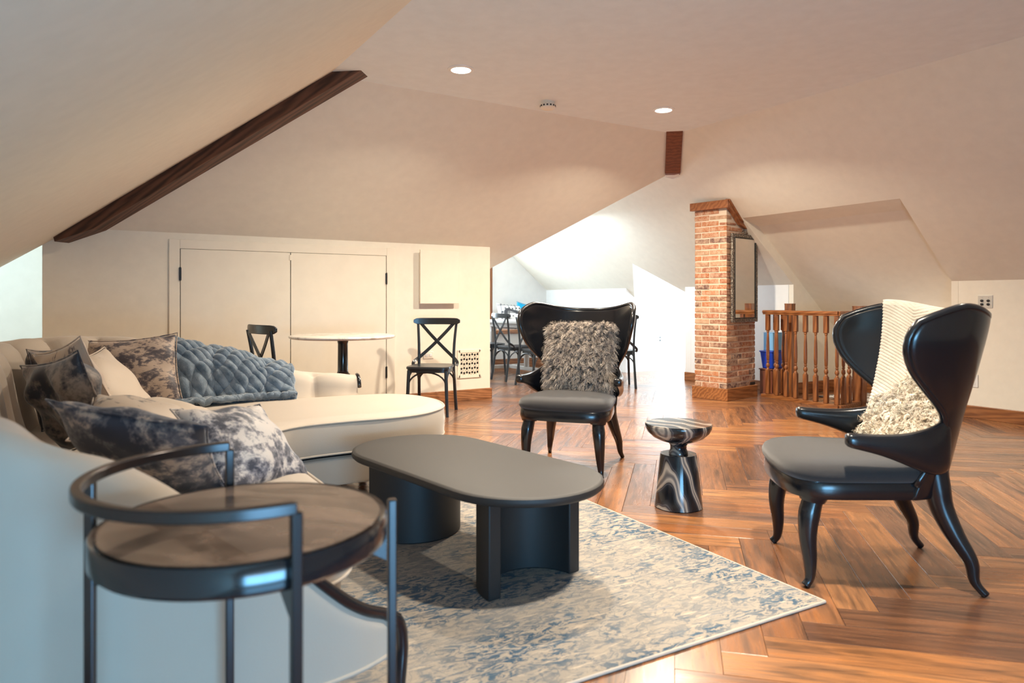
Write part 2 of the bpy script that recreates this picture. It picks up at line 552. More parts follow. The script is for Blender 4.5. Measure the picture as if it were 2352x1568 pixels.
# right slope, with the stair recess and the dormer cut out of it
SY0, SY1, SXE = 3.46, 5.17, 6.09
DY0, DYM, DY1 = 6.85, 7.45, 8.05
DZP = rf(6.542); DZB = DZP - .78 * .6; DXB = X1 + (HC - DZB) / KR
b = MB(); off = (.04, 0, .07)
b.slab([(X1, YB, HC), (XR, YB, rf(XR)), (XR, SY0, rf(XR)), (SXE, SY0, rf(SXE)), (X1, SY0, HC)], off)
b.slab([(X1, SY0, HC), (SXE, SY0, rf(SXE)), (SXE, SY1, rf(SXE)), (5.49, SY1, rf(5.49)), (X1, SY1, HC)], off)
b.slab([(X1, SY1, HC), (XR, SY1, rf(XR)), (XR, 6.0, rf(XR)), (5.49, 6.0, rf(5.49)), (5.49, 5.6, rf(5.49)), (X1, Y1, HC)], off)
b.slab([(5.49, 6.0, rf(5.49)), (XR, 6.0, rf(XR)), (XR, DY0, rf(XR)), (DXB, DY0, DZB), (6.542, DYM, DZP), (5.49, DYM, rf(5.49))], off)
b.slab([(5.49, DYM, rf(5.49)), (6.542, DYM, DZP), (DXB, DY1, DZB), (XR, DY1, rf(XR)), (XR, 10.15, rf(XR)), (5.49, 10.15, rf(5.49))], off)
struct('ceiling_right_slope', b, M['ceil'])
# far wing, left slope
z2 = lambda x: 2.462 - (5.49 - x) * .70
b = MB().slab([H2, (5.49, 10.15, 2.462), (3.4, 10.15, z2(3.4)), (3.4, 7.63, z2(3.4))], (-.03, 0, .08))
struct('ceiling_dining_slope', b, M['wall_white'])
# walls
T = .1
struct('wall_far', MB().slab([(-.242, YW, 0), (3.85, YW, 0), (3.85, YW, s1(YW)), (RX, YW, s1(YW)), (-.242, YW, s0(-.242))], (0, T, 0)), M['wall'])
struct('wall_far_return', MB().slab([(3.75, YW + T, 0), (3.75, 7.9, 0), (3.75, 7.9, 1.1), (3.75, YW + T, 1.6)], (.1, 0, 0)), M['wall'])
struct('wall_left', MB().slab([(XL, YB, 0), (XL, YW, 0), (XL, YW, s0(XL)), (XL, YB, s0(XL))], (-T, 0, 0)), M['wall'])
struct('wall_right', MB().slab([(XR, YB, 0), (XR, SY0 - .062, 0), (XR, SY0 - .062, rf(XR)), (XR, YB, rf(XR))], (T, 0, 0)), M['wall'])
struct('wall_back', MB().slab([(XL, YB, 0), (XR, YB, 0), (XR, YB, rf(XR)), (X1, YB, HC), (X0, YB, HC), (XL, YB, s0(XL))], (0, -T, 0)), M['wall'])
struct('wall_dining_side', MB().slab([(XR, SY1 + .062, 0), (XR, DY0 - T - .002, 0), (XR, DY0 - T - .002, rf(XR)), (XR, SY1 + .062, rf(XR))], (T, 0, 0))
       .slab([(XR, DY1 + T + .002, 0), (XR, 10.15, 0), (XR, 10.15, rf(XR)), (XR, DY1 + T + .002, rf(XR))], (T, 0, 0)), M['wall_white'])
struct('wall_dining_end', MB().slab([(3.4, 10.15, 0), (XR, 10.15, 0), (XR, 10.15, rf(XR)), (5.49, 10.15, 2.462), (3.4, 10.15, z2(3.4))], (0, T, 0)), M['wall_white'])
struct('wall_dining_left', MB().slab([(3.4, 7.2, 0), (3.4, 10.15, 0), (3.4, 10.15, z2(3.4)), (3.4, 7.2, z2(3.4))], (-T, 0, 0)), M['wall_white'])
struct('wall_left_alcove', MB().slab([(-2.2, 7.9, 0), (-.242, 7.9, 0), (-.242, 7.9, 2.2), (-2.2, 7.9, 2.2)], (0, T, 0))
       .slab([(-.242, YW + T, 0), (-.242, 7.9, 0), (-.242, 7.9, 2.2), (-.242, YW + T, 2.2)], (T, 0, 0))
       .slab([(-2.2, YW, 0), (-2.2, 7.9, 0), (-2.2, 7.9, 2.2), (-2.2, YW, 2.2)], (-T, 0, 0))
       .slab([(-2.2, YW, 0), (XL - T, YW, 0), (XL - T, YW, 2.2), (-2.2, YW, 2.2)], (0, -T, 0)), M['wall_white'])
struct('ceiling_left_alcove', MB().slab([(-2.3, YW + T, 2.2), (-.14, YW + T, 2.2), (-.14, 8.0, 2.2), (-2.3, 8.0, 2.2)], UP)
       .slab([(-2.3, YW, s0(XL)), (RX, YW, s1(YW)), (RX, YW, 2.25), (-2.3, YW, 2.25)], (0, T, 0)), M['wall_white'])
# dormer in the dining wing
b = MB()
for yy, s in ((DY0, -1), (DY1, 1)):
    b.slab([(XR, yy, 0), (8.6, yy, 0), (8.6, yy, DZB), (DXB, yy, DZB), (XR, yy, rf(XR))], (0, s * T, 0))
b.slab([(8.6, DY0, 0), (8.6, DY1, 0), (8.6, DY1, .35), (8.6, DY0, .35)], (T, 0, 0))
struct('wall_dormer', b, M['wall_white'])
b = MB()
for yy in (DY0, DY1): b.slab([(6.542, DYM, DZP), (8.7, DYM, DZP), (8.7, yy, DZB), (DXB, yy, DZB)], (.0, 0, .06))
struct('ceiling_dormer', b, M['wall_white'])
# stair recess
zs = 1.885; zw = lambda x: zs - (x - 6.34) * .83; XE = 7.9
b = MB().slab([(SXE, SY0, rf(SXE)), (6.34, SY0, zs), (6.34, SY1, zs), (SXE, SY1, rf(SXE))], (0, 0, .08))
struct('ceiling_stair_soffit', b, M['ceil'])
struct('ceiling_stair_slope', MB().slab([(6.34, SY0, zs), (XE, SY0, zw(XE)), (XE, SY1, zw(XE)), (6.34, SY1, zs)], (.04, 0, .07)), M['ceil'])
b = MB()
for yy, s in ((SY0, -1), (SY1, 1)):
    if s > 0: yy -= .003
    b.slab([(SXE, yy, rf(SXE) + .004), (XR, yy, rf(XR) + .004), (XR, yy, 0), (XE, yy, 0), (XE, yy, zw(XE)), (6.34, yy, zs)], (0, s * .06, 0))
struct('wall_stair_side', b, M['wall'])
struct('wall_stair_end', MB().slab([(XE, SY0, 0), (XE, SY1, 0), (XE, SY1, zw(XE)), (XE, SY0, zw(XE))], (T, 0, 0)), M['wall'])

# ------------------------------------------------------------------ windows (daylight openings)


def window(name, c, w, h, axis, casing=M['oak_z']):
    fr = MB(); pn = MB(); t = .07; u = Vector((1, 0, 0)) if axis == 'x' else Vector((0, 1, 0)); nrm = Vector((0, 1, 0)) if axis == 'x' else Vector((1, 0, 0))
    c = Vector(c); d = lambda a, bb: tuple(abs(q) for q in (u * a + nrm * .03 + Vector((0, 0, bb))))
    for s in (-1, 1):
        fr.box(c + u * s * (w / 2 + t / 2), d(t, h + 2 * t)); fr.box(c + Vector((0, 0, s * (h / 2 + t / 2))), d(w, t))
    o = struct(name, fr, casing, bevel=.004)
    p = obj('pane', MB().box(c, tuple(abs(q) for q in (u * w + nrm * .012 + Vector((0, 0, h))))), M['daylight'], o)
    mu = MB().box(c, tuple(abs(q) for q in (u * .03 + nrm * .03 + Vector((0, 0, h))))).box(c, tuple(abs(q) for q in (u * w + nrm * .03 + Vector((0, 0, .03)))))
    obj('muntin', mu, casing, o)
    return o


window('window_1', (4.98, 10.12, 1.22), 1.58, .95, 'x')
window('window_2', (8.63, DYM, .80), 1.0, .78, 'y', M['trim'])
window('window_3', (.35, -1.77, .52), 1.5, .80, 'x', M['trim'])
window('window_4', (-2.17, 7.35, 1.2), .9, 1.0, 'y', M['trim'])

# ------------------------------------------------------------------ floor: herringbone planks
floor = struct('floor', MB().box((2.7, 2.7, -.03), (7.4 + 1.2, 9.2, .028)).box((5.4, 8.8, -.03), (4.2, 3.0, .028)).box((-1.2, 7.3, -.03), (2.2, 1.4, .028))
               .box((7.7, 7.45, -.031), (2.0, 1.2, .028)).box((7.4, 4.3, -.031), (1.2, 1.8, .028)), M['subfloor'])
RECTS = [(XL, YB, XR, YW), (3.4, YW, XR, 10.15), (-2.2, YW, -.242, 7.9), (XR, DY0, 8.6, DY1), (XR, SY0, XE, SY1)]
inside = lambda x, y: any(r[0] - 1e-4 <= x <= r[2] + 1e-4 and r[1] - 1e-4 <= y <= r[3] + 1e-4 for r in RECTS)


def clip_rect(poly, r):
    for ax, lim, sg in ((0, r[0], 1), (0, r[2], -1), (1, r[1], 1), (1, r[3], -1)):
        out = []
        for i in range(len(poly)):
            a, c = poly[i], poly[(i + 1) % len(poly)]
            da, dc = sg * (a[ax] - lim), sg * (c[ax] - lim)
            if da >= 0: out.append(a)
            if da * dc < 0:
                t = da / (da - dc); out.append((lerp(a[0], c[0], t), lerp(a[1], c[1], t)))
        poly = out
        if len(poly) < 3: return []
    return poly


PW, PL = .1365, .9555
q2 = math.sqrt(.5)
c31, s31 = math.cos(rad(YAW)), math.sin(rad(YAW))
RUGC = (2.25, 1.544)
re1 = (c31 * -.492 + s31 * .871, -s31 * -.492 + c31 * .871)
re2 = (c31 * -.871 + s31 * -.492, -s31 * -.871 + c31 * -.492)


def rug_uv(x, y):
    dx, dy = x - RUGC[0], y - RUGC[1]
    return dx * re1[0] + dy * re1[1], dx * re2[0] + dy * re2[1]


def plank_mesh(poly, org, ang, name='plank'):
    """poly in plank-local (u along, v across) coordinates; chamfered top edge"""
    cx = sum(p[0] for p in poly) / len(poly); cy = sum(p[1] for p in poly) / len(poly); n = len(poly); g = .0007
    ins = []
    for p in poly:
        dx, dy = cx - p[0], cy - p[1]
        ins.append((p[0] + g * (1 if dx > 0 else -1), p[1] + g * (1 if dy > 0 else -1)))
    return ins


seats = []
for m in range(-12, 13):
    for nn in range(-75, 110):
        for typ in 'AB':
            if typ == 'A': a0, a1, b0, b1 = nn * PW + m * 2 * PL, nn * PW + m * 2 * PL + PL, nn * PW, (nn + 1) * PW
            else: a0, a1, b0, b1 = nn * PW + m * 2 * PL + PL, nn * PW + m * 2 * PL + PL + PW, (nn + 1) * PW - PL, (nn + 1) * PW
            oa, ob = 2.378 % (2 * PL), .394 - PW
            # anchor: near end, high-b corner of an A plank lies at a=2.378, b=.394
            a0 += 2.378; a1 += 2.378; b0 += ob; b1 += ob
            ca, cb = (a0 + a1) / 2, (b0 + b1) / 2
            x, y = (ca + cb) * q2, (ca - cb) * q2
            if -3.2 < x < 9.4 and -2.6 < y < 11: seats.append((typ, x, y))
full_me = None
big_list = []
for typ, x, y in seats:
    ang = PI / 4 if typ == 'A' else -PI / 4
    ux, uy = math.cos(ang), math.sin(ang); g = .0007
    cor = [(sx * (PL / 2 - g), sy * (PW / 2 - g)) for sx, sy in ((-1, -1), (1, -1), (1, 1), (-1, 1))]
    W = [(x + u * ux - v * uy, y + u * uy + v * ux) for u, v in cor]
    samp = [(x + u * ux - v * uy, y + u * uy + v * ux) for u in (-PL / 2, -PL / 4, 0, PL / 4, PL / 2) for v in (-PW / 2, PW / 2)]
    ins = [inside(*p) for p in samp]
    if all(ins): polys = [None]
    elif not any(ins): continue
    else: polys = [pp for pp in (clip_rect(W, r) for r in RECTS) if len(pp) >= 3]
    camx, camz = c31 * x - s31 * y, s31 * x + c31 * y
    vis = camz > 1.2 and abs(camx) / max(camz, .1) < .78
    ru = rug_uv(x, y)
    if .1 < ru[0] < 2.0 and .1 < ru[1] < 2.9: vis = False
    if x < .6 and y < 4.4: vis = False
    if y > 6.9 and x < 4: vis = False
    for pp in polys:
        big_list.append((0 if vis else 1, camz * camz + camx * camx, x, y, ang, pp))
big_list.sort(key=lambda q: q[:2])
rnd = random.Random(3)


def plank_geo(mb, poly, z0=-.013, z1=0.0, ch=.0009):
    n = len(poly); cx = sum(p[0] for p in poly) / n; cy = sum(p[1] for p in poly) / n
    top = []
    for p in poly:
        d = Vector((cx - p[0], cy - p[1])); top.append((p[0] + (ch if d.x > 0 else -ch), p[1] + (ch if d.y > 0 else -ch)))
    r = [[(p[0], p[1], z0) for p in poly], [(p[0], p[1], z1 - ch) for p in poly], [(p[0], p[1], z1) for p in top]]
    mb.rings(r, cap=False)
    mb.add(r[2], [tuple(range(n))])


def finish_plank(name, mb, uvfun, parent, cols=None, kind=None):
    me = bpy.data.meshes.new(name); me.from_pydata(mb.v, [], mb.f)
    uvl = me.uv_layers.new(name='UVMap')
    for lp in me.loops: uvl.data[lp.index].uv = uvfun(lp.vertex_index)
    at = me.color_attributes.new('c', 'FLOAT_COLOR', 'POINT')
    for i in range(len(mb.v)):
        c = cols[i] if cols else 0.0
        at.data[i].color = (c, c, c, 1)
    me.materials.append(M['plank'])
    o = bpy.data.objects.new(name, me); COL.objects.link(o); o.parent = parent
    if kind: o['kind'] = kind
    return o


rest = MB(); rest_uv = []; rest_c = []; cnt = 0; proto = None
for vis, d2, x, y, ang, pp in big_list:
    if vis == 0 and cnt < 296:
        cnt += 1
        if pp is None:
            if proto is None:
                mb = MB(); g = .0007
                plank_geo(mb, [(-PL / 2 + g, -PW / 2 + g), (PL / 2 - g, -PW / 2 + g), (PL / 2 - g, PW / 2 - g), (-PL / 2 + g, PW / 2 - g)])
                proto = finish_plank('plank', mb, lambda i: (mb.v[i][0], mb.v[i][1]), floor); o = proto
            else:
                o = proto.copy(); COL.objects.link(o)
            o.location = (x, y, rnd.uniform(-.0004, .0004)); o.rotation_euler = (0, 0, ang)
        else:
            ux, uy = math.cos(ang), math.sin(ang)
            loc = [((p[0] - x) * ux + (p[1] - y) * uy, -(p[0] - x) * uy + (p[1] - y) * ux) for p in pp]
            m2 = MB(); plank_geo(m2, loc)
            o = finish_plank('plank', m2, lambda i: (m2.v[i][0], m2.v[i][1]), floor)
            o.location = (x, y, 0); o.rotation_euler = (0, 0, ang)
    else:
        ux, uy = math.cos(ang), math.sin(ang); k = len(rest.v)
        if pp is None:
            g = .0007
            pp = [(x + u * ux - v * uy, y + u * uy + v * ux) for u, v in ((-PL / 2 + g, -PW / 2 + g), (PL / 2 - g, -PW / 2 + g), (PL / 2 - g, PW / 2 - g), (-PL / 2 + g, PW / 2 - g))]
        plank_geo(rest, pp, ch=0.001)
        cc = rnd.random()
        for v in rest.v[k:]:
            rest_uv.append(((v[0] - x) * ux + (v[1] - y) * uy, -(v[0] - x) * uy + (v[1] - y) * ux)); rest_c.append(cc)
finish_plank('planks', rest, lambda i: rest_uv[i], floor, rest_c, 'stuff')

# ------------------------------------------------------------------ baseboards


def baseboard(name, a, b_, inward, h=.115, mat=None):
    a = Vector((*a, 0)); b_ = Vector((*b_, 0)); n = Vector((*inward, 0)) * .018
    mb = MB().slab([a, b_, b_ + Vector((0, 0, h)), a + Vector((0, 0, h))], n)
    return struct(name, mb, mat or M['base_oak'], bevel=.004)


baseboard('baseboard_far', (2.76, YW), (3.868, YW), (0, -1))
baseboard('baseboard_far_left', (-.24, YW), (.64, YW), (0, -1))
baseboard('baseboard_far_end', (3.85, YW - .018), (3.85, 7.9), (1, 0), mat=M['oak_y'])
baseboard('baseboard_right', (XR, YB), (XR, SY0), (-1, 0), mat=M['oak_y'])
baseboard('baseboard_dining_side', (XR, SY1 + .0), (XR, DY0), (-1, 0), mat=M['oak_y'])
baseboard('baseboard_stair_side', (XR, SY1), (XE, SY1), (0, -1), .13, M['oak'])
baseboard('baseboard_stair_end', (XE, SY0), (XE, SY1), (-1, 0), .13, M['oak_y'])

# ------------------------------------------------------------------ beams
def beam(name, a, b_, w, h, mat, label, endcut):
    """a: upper end, b_: lower end on the hip; the beam hangs below it"""
    a = Vector(a); b_ = Vector(b_); d = b_ - a; side = Vector((-d.y, d.x, 0)).normalized()
    L = d.length; mb = MB()
    ex = d.normalized(); ez = side.cross(ex)
    if ez.z < 0: ez = -ez
    vs = []
    # plumb cut at the lower end, level cut at the ceiling
    top_a = a + ez * .10; top_b = b_ + ez * .10
    lo_a = a - ez * h; lo_b = b_ - ez * h
    t = (HC + .0 - lo_a.z) / (-ex.z); lo_a = lo_a - ex * (-(t)) if False else lo_a + ex * (-(HC - lo_a.z) / (-ex.z)) if False else lo_a
    k = (HC + .02 - lo_a.z) / ex.z; lo_a = lo_a + ex * k            # run the underside up to the ceiling
    k = (HC + .02 - top_a.z) / ex.z; top_a = top_a + ex * k
    lo_b2 = lo_b - ex * endcut
    prof = [top_a, top_b, b_ - Vector((0, 0, h * .55)), lo_b2, lo_a]
    mb.add([p + side * w / 2 for p in prof] + [p - side * w / 2 for p in prof],
           [(0, 1, 2, 3, 4), (9, 8, 7, 6, 5)] + [(i, i + 5, (i + 1) % 5 + 5, (i + 1) % 5) for i in range(5)])
    # local frame along the beam so that the grain runs with it
    R3 = Matrix((ex, side, ez)).transposed(); inv = R3.inverted()
    mb.v = [tuple(inv @ (Vector(v) - a)) for v in mb.v]
    o = obj(name, mb, mat, bevel=.004)
    o.location = a; o.rotation_euler = R3.to_euler()
    return tag(o, label, 'beam')


beam('ceiling_beam', (X0, Y1, HC), (-.11, 6.60, s0(-.11) - .0), .15, .13, M['beam'], 'long dark brown beam slanting down the sloped ceiling above the sofa', .30)
b = MB()
e = Vector((H2[0] - X1, H2[1] - Y1, H2[2] - HC)); side = Vector((-e.y, e.x, 0)).normalized(); en = e.normalized(); ez = Vector((0, 0, 1))
P_ = Vector((X1, Y1, HC)); Q_ = Vector(H2)
pr = [P_ + Vector((-.12, -.12, .03)), P_ + Vector((0, 0, .06)), Q_ + Vector((0, 0, .06)), Q_ - Vector((0, 0, .05)), Q_ - Vector((.06, .06, .03))]
hb = thing('short_ceiling_beam', 'short red-brown beam end hanging at the ceiling corner above the dining opening', 'beam', (0, 0, 0))
w = .16; off_ = side * w / 2
obj('beam_block', MB().add([p + off_ for p in pr] + [p - off_ for p in pr], [(0, 1, 2, 3, 4), (9, 8, 7, 6, 5)] + [(i, i + 5, (i + 1) % 5 + 5, (i + 1) % 5) for i in range(5)]), M['beam_red'], hb, bevel=.003)
c0 = Q_ - Vector((.06, .06, .03))
obj('end_cap', MB().add([c0 + off_ * 1.01 - en * .0 + Vector((0, 0, .004)), c0 - off_ * 1.01 + Vector((0, 0, .004)), Q_ - Vector((0, 0, .05)) - off_ * 1.01, Q_ - Vector((0, 0, .075)), Q_ - Vector((0, 0, .05)) + off_ * 1.01],
                        [(0, 1, 2, 3, 4)]), M['white_plastic'], hb, solid=.004, label='pale painted underside of the beam end')

# ------------------------------------------------------------------ far wall: double doors, panel, vent, outlets
yf = YW
tr = MB()
for a in [((.666, 0, .751, 1.60)), ((2.645, 0, 2.735, 1.60)), ((.751, 1.52, 2.645, 1.60))]:
    tr.box(((a[0] + a[2]) / 2, yf - .008, (a[1] + a[3]) / 2), (a[2] - a[0], .016, a[3] - a[1]))
struct('trim_1', tr, M['trim'], bevel=.003)
struct('door_gap_shade', MB().box((1.70, yf - .0005, .76), (1.9, .002, 1.52)), M['blackplastic'])  # black sheet behind the doors, stands in for shade in their gaps
for i, (xa, xb, hx) in enumerate(((.757, 1.690, .753), (1.697, 2.638, 2.640))):
    d = struct('door_%d' % (i + 1), MB().box(((xa + xb) / 2, yf - .009, .763), (xb - xa, .014, 1.508)), M['trim'], bevel=.0015)
    for hz in ((1.30, .33) if i == 0 else (1.29, .35)):
        obj('hinge', MB().box((hx, yf - .02, hz), (.018, .012, .11)).box((hx, yf - .026, hz), (.010, .008, .12)), M['blackplastic'], d, bevel=.002)
    if i == 0:
        obj('catch', MB().box((1.692, yf - .019, 1.47), (.022, .008, .05)), M['trim'], d, bevel=.002)

pn = thing('access_panel', 'square cream painted wall box above the black cross-back chair', 'panel', (3.205, yf, 1.315))
obj('box', MB().box((0, -.026, 0), (.40, .052, .50)), M['trim'], pn, bevel=.002)
obj('cover', MB().box((.005, -.062, 0), (.445, .02, .555)), M['trim'], pn, bevel=.003)

vt = thing('vent_grille', 'pierced cream metal vent grille low on the wall beside the black chair', 'vent', (3.592, yf, .39))
obj('backing', MB().box((0, -.002, 0), (.235, .004, .245)), M['blackplastic'], vt)
fr = MB()
for s in (-1, 1):
    fr.box((s * .130, -.006, 0), (.032, .012, .30)); fr.box((0, -.006, s * .136), (.26, .012, .032))
obj('frame', fr, M['trim'], vt, bevel=.002)
sc = MB(); nx, nz = 7, 5
for j in range(nz):
    for i in range(nx):
        cx = -.114 + (i + .5) * .228 / nx; cz = -.12 + (j + .5) * .24 / nz; ph = (i + j) % 2
        # lattice of arched ogee strips around each opening
        for s in (-1, 1):
            pth = [(cx + s * .016 * math.sin(t * PI), -.007, cz - .024 + .048 * t) for t in (0, .25, .5, .75, 1)]
            sc.tube(pth, .0034, 5)
        sc.box((cx, -.006, cz + .012 * (1 if ph else -1)), (.010, .005, .010), M=Matrix.Rotation(PI / 4, 3, 'Y'))
for i in range(nx + 1): sc.box((-.114 + i * .228 / nx, -.006, 0), (.005, .006, .24))
for j in range(nz + 1): sc.box((0, -.006, -.12 + j * .24 / nz), (.228, .006, .005))
obj('fretwork', sc, M['trim'], vt)
for s in (-1, 1):
    for t in (-1, 1): obj('screw', MB().lathe([(0, 0), (.005, 0), (.004, .002), (0, .002)], 8), M['steel'], vt, loc=(s * .135, -.013, t * .140)).rotation_euler = (PI / 2, 0, 0)


def outlet(c, nrm, label, w=.072, h=.115, mat=None, dark=False):
    t = thing('wall_outlet', label, 'outlet', c, math.atan2(nrm[0], -nrm[1]))
    obj('plate', MB().box((0, -.004, 0), (w, .008, h)), mat or M['white_plastic'], t, bevel=.002)
    for s in (-1, 1):
        off = Vector((0, 0, s * h * .2)) if h > w else Vector((s * w * .2, 0, 0))
        obj('socket', MB().box(Vector((0, -.009, 0)) + off, (.030, .004, .030)), M['blackplastic'] if dark else M['white_plastic'], t, bevel=.002)
    return t


outlet((3.11, yf, .50), (0, -1), 'cream outlet plate on the wall behind the black cross-back chair', .115, .07, M['trim'])
outlet((7.62, DY1, .48), (0, -1), 'white outlet low on the bright dormer wall behind the centre wing chair', dark=True)
outlet((XR, 3.265, .34), (-1, 0), 'outlet on the right wall behind the right wing chair')
kp = thing('keypad_plate', 'square steel jack plate with four sockets high on the right wall', 'wall plate', (XR, 3.17, 1.06), -PI / 2)
obj('plate', MB().box((0, -.003, 0), (.12, .006, .115)), M['steel'], kp, bevel=.002)
for s in (-1, 1):
    for t in (-1, 1):
        q = obj('jack', MB().lathe([(0, 0), (.012, 0), (.012, .008), (.006, .010), (0, .010)], 12), M['blackplastic'], kp, loc=(s * .026, -.006, t * .016 - .008)); q.rotation_euler = (PI / 2, 0, 0)
    q = obj('screw', MB().lathe([(0, 0), (.004, 0), (.003, .002), (0, .002)], 8), M['steel'], kp, loc=(s * .026, -.006, .038)); q.rotation_euler = (PI / 2, 0, 0)

# ------------------------------------------------------------------ ceiling fittings
LL = ['round recessed ceiling light above the cream double doors', 'round recessed ceiling light beside the short red-brown beam end',
      'recessed ceiling light over the coffee table, out of frame', 'recessed ceiling light over the right wing chair, out of frame',
      'added recessed ceiling light overhead, out of frame, warming the near sofa arm']
for (lx, ly), lb in zip(LAMPS, LL):
    t = thing('recessed_light', lb, 'ceiling light', (lx, ly, HC), 0, 'recessed ceiling lights')
    obj('trim_ring', MB().lathe([(.070, 0), (.098, 0), (.096, -.006), (.072, -.010), (.070, 0)], 40), M['white_plastic'], t, smooth='auto')
    obj('diffuser', MB().lathe([(0, -.002), (.070, -.002), (.070, -.006), (0, -.008)], 40), M['lamp'], t, smooth='auto')
t = thing('smoke_detector', 'small round cream smoke detector on the flat ceiling between the two lights', 'smoke detector', (3.39, 4.93, HC))
obj('base_plate', MB().lathe([(0, 0), (.058, 0), (.058, -.014), (.050, -.018), (0, -.018)], 28), M['trim'], t, smooth='auto')
obj('housing', MB().lathe([(0, -.018), (.062, -.018), (.066, -.024), (.064, -.048), (.050, -.060), (0, -.062)], 28), M['trim'], t, smooth='auto')
sl = MB()
for k in range(14):
    a = 2 * PI * k / 14; sl.box((.0655 * math.cos(a), .0655 * math.sin(a), -.036), (.004, .014, .012), a)
obj('slots', sl, M['blackplastic'], t)

# ------------------------------------------------------------------ brick chimney
KX, KY, KA = 5.86, 5.17, rad(10)
e2 = Vector((math.cos(KA), math.sin(KA), 0)); e1 = Vector((-math.sin(KA), math.cos(KA), 0))
ch = thing('brick_chimney', 'old orange-brown brick chimney column with wooden base and cap', 'chimney', (KX, KY, 0), KA)
BW2, BW1, IN = .58, .395, .022


def capz(t):
    """underside of the ceiling above the chimney, t metres along the mirror face"""
    x = KX + t * math.cos(KA)
    if x < SXE: return rf(x)
    if x < 6.34: return lerp(rf(SXE), zs, (x - SXE) / (6.34 - SXE))
    return zw(x)


ts = [0, .1, .2, (SXE - KX) / math.cos(KA), .35, (6.34 - KX) / math.cos(KA), .56, .62]
core = MB(); pr = [(IN + .004, 0, .02), (IN + BW2 - .004, 0, .02)] + [(max(IN + .004, min(t, IN + BW2 - .004)), 0, capz(t) - .07) for t in reversed(ts)]
pts = [(p[0], IN + .004, p[2]) for p in pr]
obj('mortar', core.slab(pts, (0, BW1 - .012, 0)), M['mortar'], ch)
bme = {}
BH, BP = .0505, .0625
rb = random.Random(11)


def brick(x0, x1, y0, y1, z0, h=BH):
    key = (round(x1 - x0, 3), round(y1 - y0, 3), round(h, 3), rb.randint(0, 2))
    if key not in bme:
        mb = MB(); L, Wd = x1 - x0, y1 - y0; rr = random.Random(hash(key) % 999)
        j = lambda: rr.uniform(-.002, .002)
        c = .004; vs = []
        for (sz, sx_) in ((-h / 2, c), (-h / 2 + c, 0), (h / 2 - c, 0), (h / 2, c)):
            vs.append([(sx * (L / 2 - sx_) + j(), sy * (Wd / 2 - sx_) + j(), sz + j()) for sx, sy in ((-1, -1), (1, -1), (1, 1), (-1, 1))])
        mb.rings(vs)
        o = obj('brick', mb, M['brick'], ch); bme[key] = o
    else:
        o = bme[key].copy(); COL.objects.link(o)
    o.location = ((x0 + x1) / 2 + rb.uniform(-.0015, .0015), (y0 + y1) / 2 + rb.uniform(-.0015, .0015), z0 + h / 2 + rb.uniform(-.001, .001))


g_ = .0125
k = 0; z = .128
while z < 2.2:
    d = .085
    # mirror face (along x), depth d; left face (along y) from IN
    if k % 2 == 0:
        xs = [(IN, IN + .215), (IN + .215 + g_, IN + .43 + g_ * 2 - .01), (IN + .43 + 2 * g_ - .0, IN + BW2)]
        ys = [(IN + d + g_, IN + d + g_ + .205), (IN + d + 2 * g_ + .205, IN + BW1)]
    else:
        xs = [(IN, IN + d)] + [(IN + d + g_, IN + d + .205 + g_), (IN + d + .205 + 2 * g_, IN + d + .41 + 2 * g_), (IN + d + .41 + 3 * g_, IN + BW2)]
        ys = [(IN + .215, IN + BW1)]
    for i, (a, c) in enumerate(xs):
        lim = capz(c) - .075; h = min(BH, lim - z)
        while h < .024 and c - a > .07:
            c -= .03; h = min(BH, capz(c) - .075 - z)
        if h < .018: continue
        depth = d
        if k % 2 == 1 and i == 0: depth = .205
        if c - a > .02: brick(a, c, IN, IN + depth, z, round(h, 3))
    if z + BH < capz(0) - .06:
        for a, c in ys: brick(IN, IN + d, a, c, z)
        # right-hand return face, seen only from the side
        yy = IN + d + g_
        while yy < IN + BW1 - .05 and z + BH < capz(.6) - .08:
            brick(IN + BW2 - d, IN + BW2, yy, min(yy + .20, IN + BW1), z); yy += .21
    z += BP; k += 1
bb = MB(); bt = .022; bh = .13
bb.box((.31, bt / 2, bh / 2), (.62, bt, bh)); bb.box((bt / 2, bt + .2, bh / 2), (bt, .41, bh)); bb.box((.62 - bt / 2, .2 + bt, bh / 2), (bt, .41, bh)); bb.box((.31, .43, bh / 2), (.62, bt, bh))
obj('base_skirting', bb, M['oak'], ch, bevel=.004)
cp = MB(); zc = capz(0) - .006
cp.box((-.004, .215, zc - .045), (.045, .47, .085))
obj('cap_trim', cp, M['cap'], ch, bevel=.003)
cp = MB(); zt = [(t, capz(t) + .002) for t in ts]
pts = [(t, -.022, z_) for t, z_ in zt] + [(t, -.022, z_ - (.085 if t < .1 else .072)) for t, z_ in reversed(zt)]
cp.slab(pts, (0, .045, 0)); obj('cap_trim', cp, M['cap'], ch, bevel=.003)
cp = MB(); pts = [(t, -.034, z_) for t, z_ in zt] + [(t, -.034, z_ - .030) for t, z_ in reversed(zt)]
cp.slab(pts, (0, .02, 0)); obj('cap_bead', cp, M['cap'], ch, bevel=.004)
obj('soot_patch', MB().box((.545, IN - .001, .150), (.10, .012, .030)), M['blackplastic'], ch, bevel=.004, label='blackened mortar at the foot of the column')

